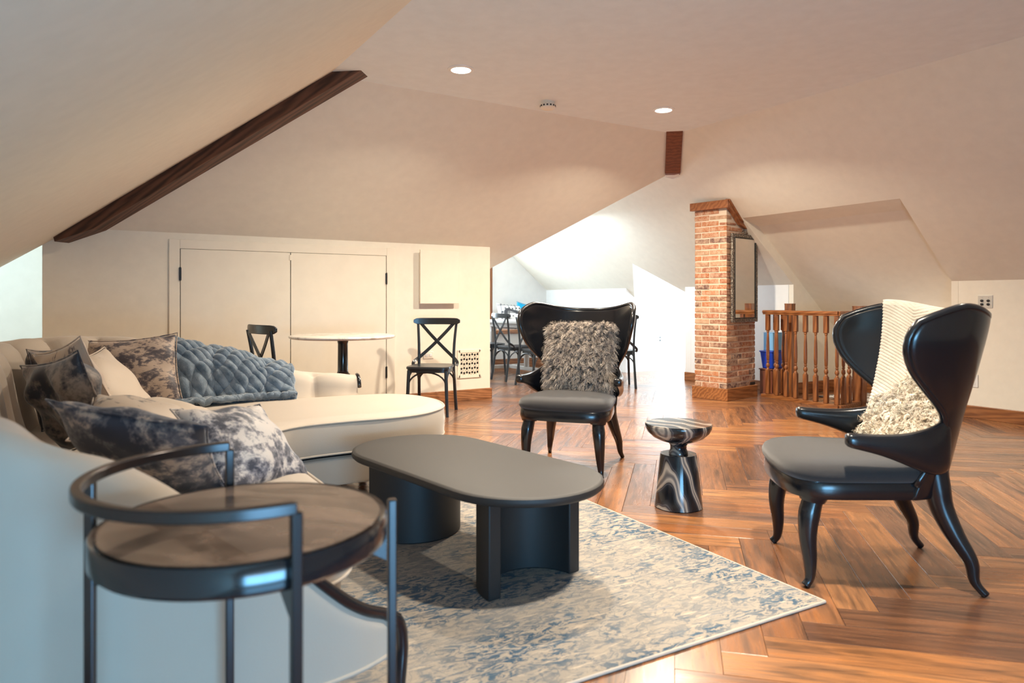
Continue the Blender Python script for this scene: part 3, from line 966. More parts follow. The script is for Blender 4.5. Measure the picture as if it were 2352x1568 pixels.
# mirror
mw, mh = .52, .955
mo = KX + (.325) * math.cos(KA) - (-.010) * math.sin(KA), KY + .325 * math.sin(KA) + (-.010) * math.cos(KA)
mi = thing('wall_mirror', 'tall mirror in an ornate pewter frame hung on the brick chimney', 'mirror', (mo[0], mo[1], .835), KA)
fw = .042
fb = MB()
for s in (-1, 1):
    fb.box((s * (mw / 2 - fw / 2), 0, mh / 2), (fw, .026, mh)); fb.box((0, 0, mh / 2 + s * (mh / 2 - fw / 2)), (mw - 2 * fw, .026, fw))
obj('frame', fb, M['frame'], mi, bevel=.006, bseg=3)
fb = MB()
for s in (-1, 1):
    fb.tube([(s * (mw / 2 - fw - .004), -.014, fw), (s * (mw / 2 - fw - .004), -.014, mh - fw)], .005, 8)
    fb.tube([(-mw / 2 + fw, -.014, mh / 2 + s * (mh / 2 - fw - .004)), (mw / 2 - fw, -.014, mh / 2 + s * (mh / 2 - fw - .004))], .005, 8)
obj('inner_bead', fb, M['blackplastic'], mi, smooth='auto')
obj('glass', MB().box((0, -.004, mh / 2), (mw - 2 * fw, .008, mh - 2 * fw)), M['mirror'], mi)
fb = MB()
for s in (-1, 1):
    sp = [(s * (.008 + .045 * t), -.008, mh + .004 + .022 * math.sin(t * PI) + .004 * math.sin(9 * t)) for t in [i / 10 for i in range(11)]]
    fb.tube(sp, [.009 * (1 - .5 * i / 10) for i in range(11)], 8)
fb.lathe([(0, 0), (.010, .004), (.013, .014), (.008, .028), (0, .034)], 10, (0, -.008, mh))
obj('crest', fb, M['frame'], mi, smooth='auto')

# ------------------------------------------------------------------ balustrade
ra, rc_, rnw = Vector((6.535, 5.22, 0)), Vector((6.415, 4.26, 0)), Vector((6.885, 4.33, 0))
ral = thing('stair_railing', 'turned oak balustrade with handrail beside the brick chimney', 'railing', (0, 0, 0))


def baluster_mb():
    mb = MB(); w = .042; z0, z1 = .035, .92
    mb.box((0, 0, (z0 + .30) / 2), (w, w, .30 - z0)); mb.box((0, 0, (.74 + z1) / 2), (w, w, z1 - .74))
    prof = [(.020, .298), (.021, .305), (.014, .316), (.012, .328), (.019, .338), (.022, .352), (.019, .368), (.012, .378), (.013, .388), (.018, .394), (.012, .402),
            (.0165, .42), (.0185, .47), (.0175, .56), (.015, .64), (.012, .70), (.011, .716), (.017, .722), (.014, .732), (.021, .742)]
    mb.lathe(prof, 14)
    return mb


bal0 = None


def place_bal(p, parent):
    global bal0
    if bal0 is None: bal0 = obj('baluster', baluster_mb(), M['oak_z'], parent, smooth='auto', bevel=.003); o = bal0
    else: o = bal0.copy(); COL.objects.link(o); o.parent = parent
    o.location = (p[0], p[1], 0); o.rotation_euler = (0, 0, rad(7))


def rail(a, b_, z, w, h, name, parent, ext=0):
    d = (b_ - a).normalized(); a2 = a - d * ext; b2 = b_ + d * ext; mb = MB(); Z = Vector((0, 0, z))
    if name == 'handrail':
        x = d.cross(Vector((0, 0, 1))).normalized()
        sec = [(-.026, 0), (.026, 0), (.026, .012), (.034, .020), (.036, .036), (.026, .048), (-.026, .048), (-.036, .036), (-.034, .020), (-.026, .012)]
        mb.rings([[p + Z + x * u + Vector((0, 0, v)) for u, v in sec] for p in (a2, b2)])
    else: mb.bar(a2 + Z, b2 + Z, w, h)
    return obj(name, mb, M['oak_y'], parent, bevel=.003)


rail(ra, rc_, .915, .07, .05, 'handrail', ral, .02)
rail(rc_, rnw, .9155, .07, .05, 'handrail', ral, .02)
rail(ra, rc_, .016, .085, .034, 'shoe_rail', ral, .03)
rail(rc_, rnw, .0165, .085, .034, 'shoe_rail', ral, .03)
for i in range(8): place_bal(ra.lerp(rc_, (i + .25) / 7.35), ral)
for t in (.24, .50): place_bal(rc_.lerp(rnw, t), ral)


def newel(p, h, parent, w=.105):
    mb = MB().box((p[0], p[1], h / 2), (w, w, h - .0), rad(7)).box((p[0], p[1], h - .004), (w + .004, w + .004, .012), rad(7))
    return obj('newel_post', mb, M['oak_z'], parent, bevel=.004)


newel(rnw, 1.012, ral)
r2 = thing('rear_stair_railing', 'short rear stretch of oak balustrade behind the chimney with its own newel post', 'railing', (0, 0, 0))
n2 = Vector((6.74, 5.06, 0)); n2a = Vector((6.585, 5.20, 0))
rail(n2a, n2, .915, .07, .05, 'handrail', r2, 0); rail(n2a, n2, .016, .08, .032, 'shoe_rail', r2, 0)
for t in (.28, .66): place_bal(n2a.lerp(n2, t), r2)
newel(n2, 1.035, r2, .085)

# stair-side rug and bins
o = thing('hall_rug', 'small white rug with dark speckled border behind the balustrade', 'rug', (7.35, 4.45, 0), 0)
obj('rug_field', MB().box((0, 0, .006), (.70, .86, .010)), M['motif'], o, bevel=.003)
bd = MB()
for s in (-1, 1): bd.box((s * .335, 0, .007), (.05, .88, .012)); bd.box((0, s * .415, .007), (.62, .05, .012))
obj('border', bd, M['pil_slate'], o, bevel=.002)
o = thing('wooden_chest', 'dark brown wooden box behind the rear balusters', 'chest', (6.80, 5.42, 0), 0)
CHX = -.30
o.location = (6.805, 5.335, 0)
obj('box', MB().box((0, 0, .14), (.24, .18, .28)), M['beam_red'], o, bevel=.006)
obj('lid', MB().box((0, 0, .286), (.26, .195, .014)), M['beam_red'], o, bevel=.004)
t = thing('blue_bin', 'bright blue plastic bin standing on the dark box behind the balusters', 'bin', (6.805, 5.335, .293), 0)
rr_ = [[(sx * (.10 + .02 * q), sy * (.07 + .02 * q), .20 * q) for sx, sy in ((-1, -1), (1, -1), (1, 1), (-1, 1))] for q in (0, 1)]
obj('tub', MB().rings(rr_), M['blue'], t, bevel=.012)
obj('rim', MB().box((0, 0, .195), (.25, .19, .018)), M['blue'], t, bevel=.006)
t = thing('pale_blue_box', 'pale blue tall box resting in the blue bin behind the balusters', 'box', (6.805, 5.335, .498), 0)
obj('carton', MB().box((0, 0, .10), (.17, .13, .20)), M['paleblue'], t, bevel=.006)
obj('flap', MB().box((0, 0, .203), (.175, .135, .006)), M['paleblue'], t, bevel=.002)

# ------------------------------------------------------------------ rug
ang_r = math.atan2(re1[1], re1[0])
LU, LV = 2.13, 3.05
rc = Vector((RUGC[0] + re1[0] * LU / 2 + re2[0] * LV / 2, RUGC[1] + re1[1] * LU / 2 + re2[1] * LV / 2, 0))
rug = thing('area_rug', 'large worn blue and beige patterned rug under the black coffee table', 'rug', rc, ang_r - PI / 2)
obj('pile', MB().box((0, 0, .0055), (LV, LU, .009)), M['rug'], rug)
bd = MB()
for s in (-1, 1):
    bd.tube([(s * LV / 2, -LU / 2, .006), (s * LV / 2, LU / 2, .006)], .0055, 8); bd.tube([(-LV / 2, s * LU / 2, .006), (LV / 2, s * LU / 2, .006)], .0055, 8)
obj('binding', bd, M['rug_edge'], rug, smooth='auto')
RUGZ = .0112

# ------------------------------------------------------------------ coffee table


def stadium(L, Wd, n=20):
    r = Wd / 2; h = L / 2 - r
    return [(h + r * math.cos(a), r * math.sin(a)) for a in [-PI / 2 + PI * i / n for i in range(n + 1)]] + [(-h + r * math.cos(a), r * math.sin(a)) for a in [PI / 2 + PI * i / n for i in range(n + 1)]]


Ld = Vector((c31 * -.6415 + s31 * .767, -s31 * -.6415 + c31 * .767))
tc_ = (c31 * -.187 + s31 * 2.953, -s31 * -.187 + c31 * 2.953)
ct = thing('coffee_table', 'black racetrack-shaped coffee table on two curved pedestals', 'coffee table', (tc_[0], tc_[1], RUGZ), math.atan2(Ld.y, Ld.x))
rings = []
for ins, z in ((.030, .353), (.012, .357), (.002, .366), (0, .376), (.003, .386), (.012, .391), (.02, .392)):
    rings.append([(x, y, z) for x, y in stadium(1.32 - 2 * ins, .635 - 2 * ins)])
obj('tabletop', MB().rings(rings), M['matte_black'], ct, smooth='auto')
for s in (-1, 1):
    mb = MB(); R_, th = .225, .055; n = 24; x0 = s * .435
    outer = [(x0 - s * (R_ * math.sin(a)), R_ * math.cos(a)) for a in [PI * i / n for i in range(n + 1)]]
    inner = [(x0 - s * ((R_ - th) * math.sin(a)), (R_ - th) * math.cos(a)) for a in [PI * i / n for i in range(n, -1, -1)]]
    sec = outer + inner
    mb.rings([[(x, y, z) for x, y in sec] for z in (0, .353)], cap=False)
    N_ = len(sec); m_ = n + 1
    for base in (0, N_):
        for i in range(n): mb.f.append((base + i, base + i + 1, base + N_ - 2 - i, base + N_ - 1 - i))
    obj('pedestal', mb, M['matte_black'], ct, smooth='auto', bevel=.005)

# ------------------------------------------------------------------ marble drink table
st = thing('marble_side_table', 'small black and cream banded marble pedestal table between the wing chairs', 'side table', (2.66, 2.672, 0))
obj('bowl_top', MB().lathe([(0, .332), (.05, .333), (.09, .343), (.130, .362), (.158, .388), (.170, .412), (.171, .428), (.168, .433), (0, .433)], 56), M['marble_dark'], st, smooth='auto')
obj('neck', MB().lathe([(0, .272), (.049, .272), (.049, .286), (.042, .300), (.042, .318), (.052, .333), (.056, .336), (0, .336)], 40), M['marble_dark'], st, smooth='auto')
obj('base', MB().lathe([(0, 0), (.118, 0), (.123, .004), (.122, .012), (.094, .270), (.092, .276), (0, .276)], 56), M['marble_dark'], st, smooth='auto')

# ------------------------------------------------------------------ wing chairs
TB = dict(w=[(.33, .25), (.42, .265), (.55, .285), (.66, .300), (.8, .345), (.93, .378), (1.06, .385)],
          b0=[(.33, .235), (.45, .265), (.6, .30), (.8, .35), (1.0, .395), (1.06, .40)],
          bf=[(.33, .05), (.40, .07), (.46, .11), (.54, .155), (.60, .170), (.655, .165), (.70, .125), (.76, .065), (.82, .015), (.88, -.010), (.93, -.012), (.97, .004), (1.01, .04), (1.04, .085), (1.06, .12)])


def smooth_tab(tab, x, h=.02): return (interp(tab, x - h) + interp(tab, x) * 2 + interp(tab, x + h)) / 4


def shell_pt(u, v, off=0.0):
    """u -1..1 around, v 0..1 up; returns chair-local (x = across, y = forward, z)"""
    a = abs(u)
    zt = 1.004 + .044 * math.sin(min(1, a / .82) * PI / 2) ** 3 - .055 * max(0, (a - .78) / .22) ** 2
    z = lerp(.335, zt, v)
    w, b0, bf = smooth_tab(TB['w'], z), smooth_tab(TB['b0'], z), smooth_tab(TB['bf'], z)
    ph0 = math.asin(max(-.3, min(.95, bf / b0)))
    ph = PI / 2 - a * (PI / 2 - ph0)
    x = w * math.cos(ph) * (1 if u > 0 else -1); y = -b0 * math.sin(ph)
    if off:
        n = Vector((-x / w / w, -y / b0 / b0, 0)).normalized(); x += n.x * off; y += n.y * off
    return Vector((x, y, z))


def make_wing_chair(label, loc, f):
    t = thing('wing_chair', label, 'chair', loc, face_rz(f))
    mb = MB().grid(lambda i, j: shell_pt(-1 + 2 * i, j), 49, 33)
    obj('back_shell', mb, M['leather'], t, smooth=True, solid=.026, sub=1)
    # piping around the open edge of the shell
    pth = [shell_pt(-1, j / 24) for j in range(2, 25)] + [shell_pt(-1 + 2 * i / 40, 1) for i in range(1, 40)] + [shell_pt(1, 1 - j / 24) for j in range(0, 23)]
    obj('edge_piping', MB().tube([p * 1.0 for p in pth], .0145, 8), M['leather'], t, smooth=True)
    for s in (-1, 1):
        rings = []
        for y, xc, zt_, h, th in ((-.205, .222, .655, .20, .02), (-.175, .243, .645, .21, .036), (-.13, .264, .618, .19, .046), (-.065, .286, .600, .148, .051), (.0, .303, .590, .108, .052),
                                  (.07, .309, .588, .078, .052), (.14, .315, .590, .062, .054), (.185, .318, .594, .056, .056), (.20, .319, .588, .042, .044)):
            z0 = zt_ - h; r = []
            for k in range(12):
                a = 2 * PI * k / 12; ca, sa = math.cos(a), math.sin(a)
                r.append((s * xc + th / 2 * (abs(ca) ** .6) * (1 if ca > 0 else -1), y, (zt_ + z0) / 2 + h / 2 * (abs(sa) ** .6) * (1 if sa > 0 else -1)))
            rings.append(r)
        obj('armrest', MB().rings(rings), M['leather'], t, smooth=True, sub=1)
    # seat
    def plan(ins, n=56):
        out = []
        for k in range(n):
            a = 2 * PI * k / n; ca, sa = math.cos(a), math.sin(a)
            ex = .42
            x = (abs(ca) ** ex) * (1 if ca > 0 else -1); y = (abs(sa) ** ex) * (1 if sa > 0 else -1)
            hw = lerp(.245, .305, (y + 1) / 2) - ins
            out.append((x * hw, .085 + y * (.275 - ins) + .03 * (1 - x * x) * max(0, y), 0))
        return out
    rings = []
    for ins, z in ((.016, .398), (.004, .404), (-.004, .420), (-.004, .436), (.004, .452), (.024, .466), (.06, .476), (.12, .483), (.19, .487)):
        rings.append([(p[0], p[1], z) for p in plan(ins)])
    obj('seat', MB().rings(rings), M['seat_fabric'], t, smooth=True)
    rings = [[(p[0], p[1], z) for p in plan(ins)] for ins, z in ((.03, .336), (.008, .338), (.004, .352), (.004, .392), (.008, .400), (.02, .401))]
    obj('apron', MB().rings(rings), M['leather'], t, smooth='auto')
    for s in (-1, 1):
        blk = MB().tube([(s * .215, .275, .40), (s * .218, .28, .352), (s * .218, .285, .318)], [.060, .060, .046], 14)
        obj('knee_block', blk, M['leather'], t, smooth='auto')
        pts = catmull([(s * .215, .275, .345), (s * .226, .298, .27), (s * .232, .305, .19), (s * .235, .298, .10), (s * .240, .300, .035), (s * .246, .318, .006)], 5)
        n = len(pts) - 1
        rr = [interp([(0, .036), (.2, .040), (.45, .031), (.75, .019), (.9, .015), (1, .017)], i / n) for i in range(n + 1)]
        obj('leg', MB().tube(pts, rr, 12, up0=(0, 1, 0)), M['leather'], t, smooth=True)
        pts = catmull([(s * .19, -.155, .45), (s * .195, -.165, .38), (s * .203, -.180, .30), (s * .222, -.215, .21), (s * .240, -.262, .12), (s * .248, -.272, .05), (s * .258, -.305, .006)], 5)
        n = len(pts) - 1
        rr = [interp([(0, .050), (.2, .046), (.45, .036), (.75, .021), (.9, .015), (1, .014)], i / n) for i in range(n + 1)]
        obj('leg', MB().tube(pts, rr, 12, up0=(0, 1, 0)), M['leather'], t, smooth=True)
    return t


def cam2w(X, Z): return (c31 * X + s31 * Z, -s31 * X + c31 * Z)


def camdir(X, Z): return cam2w(X, Z)


wr_c = cam2w(1.44, 2.84); wr_f = camdir(-.993, .12)
wc_c = cam2w(.409, 4.61); wc_f = camdir(-.333, -.943)
chair_r = make_wing_chair('black leather wing chair with a white throw, at the right', (*wr_c, 0), wr_f)
chair_c = make_wing_chair('black leather wing chair holding a shaggy grey pillow, behind the coffee table', (*wc_c, 0), wc_f)

# ------------------------------------------------------------------ pillows


def pillow_mb(w, h, t, n=22, seed=0, crease=.0):
    rr = random.Random(seed); ph = [rr.uniform(0, 6) for _ in range(6)]

    def f(side):
        def g(u, v):
            x, y = 2 * u - 1, 2 * v - 1
            ex = (1 - x ** 4) * (1 - y ** 4)
            th = (max(0, 1 - x * x) ** .55) * (max(0, 1 - y * y) ** .55)
            sx = 1 - .10 * (1 - abs(x)) * 0 - .09 * (1 - y * y) * 0
            px = x * w / 2 * (1 - .10 * (1 - y * y) * abs(x) ** 2 + .0)
            py = y * h / 2 * (1 - .10 * (1 - x * x) * abs(y) ** 2)
            dz = crease * th * (math.sin(5 * x + ph[0] + 2 * y) * math.cos(4 * y + ph[1]) + .5 * math.sin(11 * x * y + ph[2])) 
            wr = .012 * ex ** .2 * math.sin(9 * (x * y) + ph[3]) * (1 - th)
            return Vector((px, side * (th * t / 2 * (1 + .0)) + dz * side + wr, py))
        return g
    mb = MB(); mb.grid(f(-1), n, n); mb.grid(f(1), n, n)
    # weld seams
    return mb


def pillow(name, label, size, loc, nrm, tilt, mat, roll=0, seed=0, crease=.006, group='scatter pillows on the sofa', t=None):
    """nrm: horizontal direction the front looks at; tilt: backward lean in degrees"""
    w, h = size
    mb = pillow_mb(w, h, t or .15, seed=seed, crease=crease)
    me = bpy.data.meshes.new(name); me.from_pydata(mb.v, [], mb.f)
    bm = bmesh.new(); bm.from_mesh(me); bmesh.ops.remove_doubles(bm, verts=bm.verts, dist=.0004); bmesh.ops.recalc_face_normals(bm, faces=bm.faces); bm.to_mesh(me); bm.free()
    me.shade_smooth(); me.materials.append(mat)
    o = bpy.data.objects.new(name, me); COL.objects.link(o)
    rz = math.atan2(nrm[0], -nrm[1])
    o.matrix_world = Matrix.Translation(loc) @ Matrix.Rotation(rz, 4, 'Z') @ Matrix.Rotation(rad(-tilt), 4, 'X') @ Matrix.Rotation(rad(roll), 4, 'Y')
    m = o.modifiers.new('sub', 'SUBSURF'); m.levels = 1; m.render_levels = 1
    sm = []
    for k in range(40):
        a = k / 40 * 4; i = int(a); q = a - i; x, y = [(-1 + 2 * q, -1), (1, -1 + 2 * q), (1 - 2 * q, 1), (-1, 1 - 2 * q)][i]
        px = x * w / 2 * (1 - .10 * (1 - y * y) * abs(x) ** 2); py = y * h / 2 * (1 - .10 * (1 - x * x) * abs(y) ** 2)
        sm.append((px, 0, py))
    p = obj('seam', MB().tube(sm, .0035, 6, loop=True), mat, o, smooth=True)
    return tag(o, label, 'pillow', group)


# ------------------------------------------------------------------ sofa
SP = [(.70, 1.74), (.575, 1.69), (.34, 1.665), (.05, 1.665), (-.16, 1.70), (-.31, 1.84), (-.37, 2.15), (-.40, 2.7), (-.42, 3.3), (-.42, 3.85), (-.34, 4.26), (-.10, 4.50), (.25, 4.575), (.70, 4.575), (1.10, 4.55), (1.54, 4.48)]
SH = [.250, .325, .54, .73, .82, .85, .86, .86, .865, .87, .875, .88, .86, .755, .645, .590]
dense = catmull([(x, y, 0) for x, y in SP], 14); hd = catmull([(i, 0, h) for i, h in enumerate(SH)], 14)
NS = 400
cum = [0]
for a, c in zip(dense, dense[1:]): cum.append(cum[-1] + (c - a).length)
SL = cum[-1]


def at_s(s):
    d = max(0, min(SL, s)); lo, hi = 0, len(cum) - 1
    while hi - lo > 1:
        m = (lo + hi) // 2
        if cum[m] <= d: lo = m
        else: hi = m
    t = (d - cum[lo]) / max(1e-9, cum[hi] - cum[lo])
    p = dense[lo].lerp(dense[hi], t); h = lerp(hd[lo].z, hd[hi].z, t)
    tg = (dense[min(lo + 3, len(dense) - 1)] - dense[max(lo - 2, 0)]).normalized()
    return p, h, Vector((tg.y, -tg.x, 0))     # inward normal (path runs clockwise seen from above)


def sofa_prof(h, v):
    """v 0..1 over the outer face, ridge and inner face -> (offset inwards, z)"""
    k = max(.30, min(1, (h - .22) / .42))
    zi = min(.42, h - .10)
    pts = [(0, .145), (.0, .145 + (h - .145) * .5), (0, max(h - .075, .145 + (h - .145) * .68)), (.010, h - .030), (.040, h - .004), (.075, h), (.115, h - .010), (.150, h - .045), (.172, h - .10), (.20, lerp(max(h - .10, zi + .002), zi, .5)), (.235, zi)]
    f = v * (len(pts) - 1); i = min(int(f), len(pts) - 2); t = f - i
    return lerp(pts[i][0], pts[i + 1][0], t) * k, lerp(pts[i][1], pts[i + 1][1], t)


def sofa_pt(s, v, off=0):
    p, h, n = at_s(s); o_, z = sofa_prof(h, v)
    o2, z2_ = sofa_prof(h, min(1, v + .02)); o1, z1_ = sofa_prof(h, max(0, v - .02))
    tx, tz = o2 - o1, z2_ - z1_; L = math.hypot(tx, tz) or 1
    nx, nz = -tz / L, tx / L               # outward normal of the section
    if v > .42:
        q = abs(math.sin(PI * (SL - s + .03) / .30)); q = (1 - q ** .45) * (1 if v < .88 else max(0, (1 - v) / .12))
        off2 = off + (.006 - .050 * q) * min(1, max(0, (SL - s) / .07), max(0, s / .07)) * min(1, (v - .42) / .12)
    else: off2 = off
    return Vector((p.x, p.y, 0)) + n * (o_ + nx * off2) + Vector((0, 0, z + nz * off2))


sofa = thing('sectional_sofa', 'cream velvet curved sectional sofa with channelled back and rounded chaise', 'sofa', (0, 0, 0))
mb = MB().grid(lambda i, j: sofa_pt(i * SL, j), NS, 26)
# close the ends
for s_ in (0, SL):
    ring = [sofa_pt(s_, j / 25) for j in range(26)]
    bot = Vector((ring[-1].x, ring[-1].y, .145))
    mb.add(ring + [bot], [tuple(range(27))])
obj('channelled_back', mb, M['sofa'], sofa, smooth='auto')


def offset_poly(pts, d):
    n = len(pts); out = []
    for i in range(n):
        a, c = Vector(pts[i - 1]), Vector(pts[(i + 1) % n]); t = (c - a).normalized(); out.append((pts[i][0] - t.y * d, pts[i][1] + t.x * d))
    return out


cush = [(.02, 1.90), (.20, 1.84), (.52, 1.85), (.66, 1.95), (.69, 2.15), (.69, 2.7), (.69, 3.05), (.74, 3.30), (.90, 3.43), (1.15, 3.455), (1.42, 3.44), (1.62, 3.50), (1.79, 3.66), (1.865, 3.88), (1.85, 4.10), (1.74, 4.26), (1.58, 4.325),
        (1.2, 4.37), (.8, 4.40), (.3, 4.40), (0, 4.34), (-.17, 4.14), (-.215, 3.8), (-.21, 3.2), (-.19, 2.6), (-.15, 2.15), (-.07, 1.97)]
cl = catmull([(x, y, 0) for x, y in cush + [cush[0]]], 6)[:-1]
cl = [(p.x, p.y) for p in cl]
rings = []
for ins, z in ((.03, .300), (.006, .304), (0, .318), (-.004, .38), (0, .448), (.006, .460), (.018, .468), (.045, .476), (.09, .480)):
    rings.append([(x, y, z) for x, y in offset_poly(cl, ins)])
mb = MB().rings(rings, cap=False); nC = len(cl)
mb.add(rings[-1], [tuple(range(nC))]); mb.add(rings[0], [tuple(range(nC))])
obj('seat_cushion', mb, M['sofa'], sofa, smooth='auto')
for z in (.460, .306):
    obj('welt', MB().tube([(x, y, z) for x, y in offset_poly(cl, .001)], .0055, 6, loop=True), M['sofa'], sofa, smooth=True)
rings = [[(x, y, z) for x, y in offset_poly(cl, ins)] for ins, z in ((.05, .135), (.035, .14), (.03, .15), (.03, .275), (.04, .283))]
mb = MB().rings(rings, cap=False); mb.add(rings[-1], [tuple(range(nC))]); mb.add(rings[0], [tuple(range(nC))])
obj('base_rail', mb, M['sofa'], sofa, smooth='auto')
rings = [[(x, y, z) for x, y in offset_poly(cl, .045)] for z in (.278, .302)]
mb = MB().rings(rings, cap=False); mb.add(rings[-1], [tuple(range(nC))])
obj('recessed_rail', mb, M['black'], sofa, label='black recessed band under the cushion')  # black inset line between the base rail and the cushion
for (x, y) in ((.60, 2.1), (.62, 3.05), (1.35, 3.56), (1.72, 3.85), (1.5, 4.2), (-.25, 2.0), (-.28, 4.1), (.4, 4.45)):
    obj('leg', MB().lathe([(.0, 0), (.018, 0), (.030, .10), (.034, .15), (0, .15)], 14, (x, y, RUGZ if rug_uv(x, y)[0] < 2.13 and rug_uv(x, y)[1] > 0 and rug_uv(x, y)[1] < 3.05 and rug_uv(x, y)[0] > 0 else 0)), M['black'], sofa, smooth='auto')
# dark wood swoop along the near arm, running down into the front foot
sw = []
for i in range(14):
    s_ = lerp(.34, .02, i / 13); p, h, n_ = at_s(s_); sw.append(Vector((p.x, p.y, h - .004)) + n_ * .012)
p, h, n_ = at_s(0)
sw += [Vector((p.x + .018, p.y + .004, .232)), Vector((p.x + .030, p.y + .004, .20)), Vector((p.x + .032, p.y + .002, .15)), Vector((p.x + .026, p.y - .002, .10)), Vector((p.x + .020, p.y - .004, .05)), Vector((p.x + .012, p.y - .006, RUGZ))]
sw = [Vector(q) for q in sw]
sw, _ = resample(sw, 34)
obj('arm_trim', MB().tube(sw, [lerp(.008, .0155, min(1, i / 12)) for i in range(34)], 10), M['black'], sofa, smooth=True, label='dark wood swoop edging the near arm')
sw = []
for i in range(8):
    s_ = lerp(SL - .03, SL - .0, i / 7); sw.append(sofa_pt(s_, lerp(.3, .62, i / 7)) + Vector((.012, 0, 0)))
sw = [sofa_pt(SL, v) + Vector((.012, 0, 0)) for v in (0.02, .15, .25, .35, .45, .55, .65, .75)]
obj('arm_trim', MB().tube(sw, .013, 8), M['black'], sofa, smooth=True, label='dark wood edging at the chaise end of the back')
# rear foot and side panel welt
obj('leg', MB().lathe([(0, 0), (.02, 0), (.032, .10), (.034, .15), (0, .15)], 14, (-.12, 1.76, 0)), M['black'], sofa, smooth='auto')
obj('welt', MB().tube([at_s(s_)[0] + Vector((0, 0, .147)) for s_ in [SL * i / 120 for i in range(121)]], .006, 6), M['sofa'], sofa, smooth=True)

# scatter pillows: top-left, top-right and bottom-right corners of each one
def corner_pillow(label, c, mat, seed, crease=.006, t=.15, hmin=.38):
    P = []
    for px, py, Z in c:
        P.append(Vector((*cam2w((px - 1176) / 1620 * Z, Z), 1.07 - (py - 690) / 1620 * Z)))
    tl, tr, br = P; w = max(.36, (tr - tl).length * 1.06); x = (tr - tl).normalized(); up = tr - br; h = max(hmin, up.length * 1.06)
    zz = (up - x * up.dot(x)).normalized(); yy = zz.cross(x)
    o = pillow('scatter_pillow', label, (w, h), (0, 0, 0), (0, -1), 0, mat, seed=seed, crease=crease, t=t)
    R3 = Matrix((x, yy, zz)).transposed().to_4x4()
    o.matrix_world = Matrix.Translation((tl + tr) / 2 - zz * h * .49) @ R3
    return o


def posed_pillow(label, p, mat, seed, crease=.006, t=.15):
    o = pillow('scatter_pillow', label, (p[6] * 1.02, p[7] * 1.02), (0, 0, 0), (0, -1), 0, mat, seed=seed, crease=crease, t=t)
    o.matrix_world = Matrix.Translation(p[:3]) @ Matrix.Rotation(p[3], 4, 'Z') @ Matrix.Rotation(p[4], 4, 'X') @ Matrix.Rotation(p[5], 4, 'Y')
    return o


corner_pillow('large square brown mottled pillow propped beside the blue throw', ((190, 783, 3.78), (402, 766, 4.0), (425, 935, 3.85)), M['pil_dark'], 1)
corner_pillow('dark crumpled pillow peeking out at the very back left of the heap', ((70, 803, 3.2), (150, 795, 3.5), (140, 880, 3.4)), M['pil_slate'], 4, .012)
posed_pillow('plain pale beige pillow just right of the flecked beige pillow', (.129, 3.83, .657, 1.003, -.66, -.124, .42, .40), M['pil_pale'], 3)
posed_pillow('beige pillow with dark flecks, leaning in the middle of the heap', (.0, 3.60, .69, -1.028, .35, -.241, .41, .40), M['pil_beige'], 2, t=.12)
posed_pillow('dark slate pillow with deep folds at the left of the heap', (-.023, 3.15, .675, -1.04, .341, -.186, .42, .38), M['pil_slate'], 5, .026, .15)
corner_pillow('plain beige pillow lying low in the hollow of the heap', ((340, 926, 2.95), (470, 955, 3.05), (480, 1010, 2.75)), M['pil_pale'], 10)
corner_pillow('beige pillow with one dark corner in the hollow of the heap', ((266, 915, 2.62), (405, 942, 2.70), (425, 1015, 2.5)), M['pil_cor'], 7)
posed_pillow('white and navy mottled pillow at the right end of the heap', (.481, 2.50, .578, .702, -.821, .136, .385, .36), M['pil_bw'], 8)
posed_pillow('long brown and navy mottled pillow nearest the near arm', (.169, 2.325, .630, -.714, .822, .251, .43, .40), M['pil_blue'], 6, .012, .15)

# blue throw
S_A = [i for i in range(0)]


def s_of_x(x):
    best = min(range(len(dense)), key=lambda i: abs(dense[i].x - x) + (10 if dense[i].y < 4.2 else 0)); return cum[best]


sa, sb = s_of_x(.42), s_of_x(1.13)


def blue_pt(u, v):
    s_ = lerp(sa, sb, u); vv = lerp(.12, 1.0, v / .80) if v < .80 else 1.0
    lum = 0
    a = u * 15 + v * 10.0; c = v * 24 - u * 17 + .9 * math.sin(u * 6)
    nz = noise.noise(Vector((u * 4, v * 4, 3)))
    cell = abs(math.sin(a * PI * .5 + nz * 1.4)) * abs(math.sin(c * PI * .5 + nz))
    lum = .030 * cell ** .7
    edge = min(1, min(u, 1 - u) * 14, v * 20, (1 - v) * 12)
    off = .012 + lum * (.3 + .7 * edge) + .010 * noise.noise(Vector((u * 3, v * 3, 9)))
    p = sofa_pt(s_, min(vv, .999), off)
    if v >= .80:
        t = (v - .80) / .20
        n = at_s(s_)[2]
        reach = .06 + .05 * math.sin(u * 5 + .5)
        p = p + n * reach * t; p.z = max(.492 + lum * .8, p.z - .0 * t) + .0
        p.z = lerp(p.z, .492 + lum * .9, min(1, t * 1.5))
    return p


bt_ = thing('fur_throw', 'blue-grey ruched faux fur throw draped over the sofa back', 'throw', (0, 0, 0))
obj('blanket', MB().grid(blue_pt, 170, 170), M['blue_throw'], bt_, smooth=True, solid=.016, off=1)
hem = [blue_pt(1, j / 40) + Vector((.006, 0, .004)) for j in range(2, 41)] + [blue_pt(1 - i / 30, 1) + Vector((0, -.004, .006)) for i in range(1, 31)]
hem = [Vector(q) for q in hem]
obj('hem', MB().tube(hem, [.016 + .005 * math.sin(i * 1.3) for i in range(len(hem))], 8), M['blue_throw'], bt_, smooth=True)

# ------------------------------------------------------------------ wool pillow on the centre chair


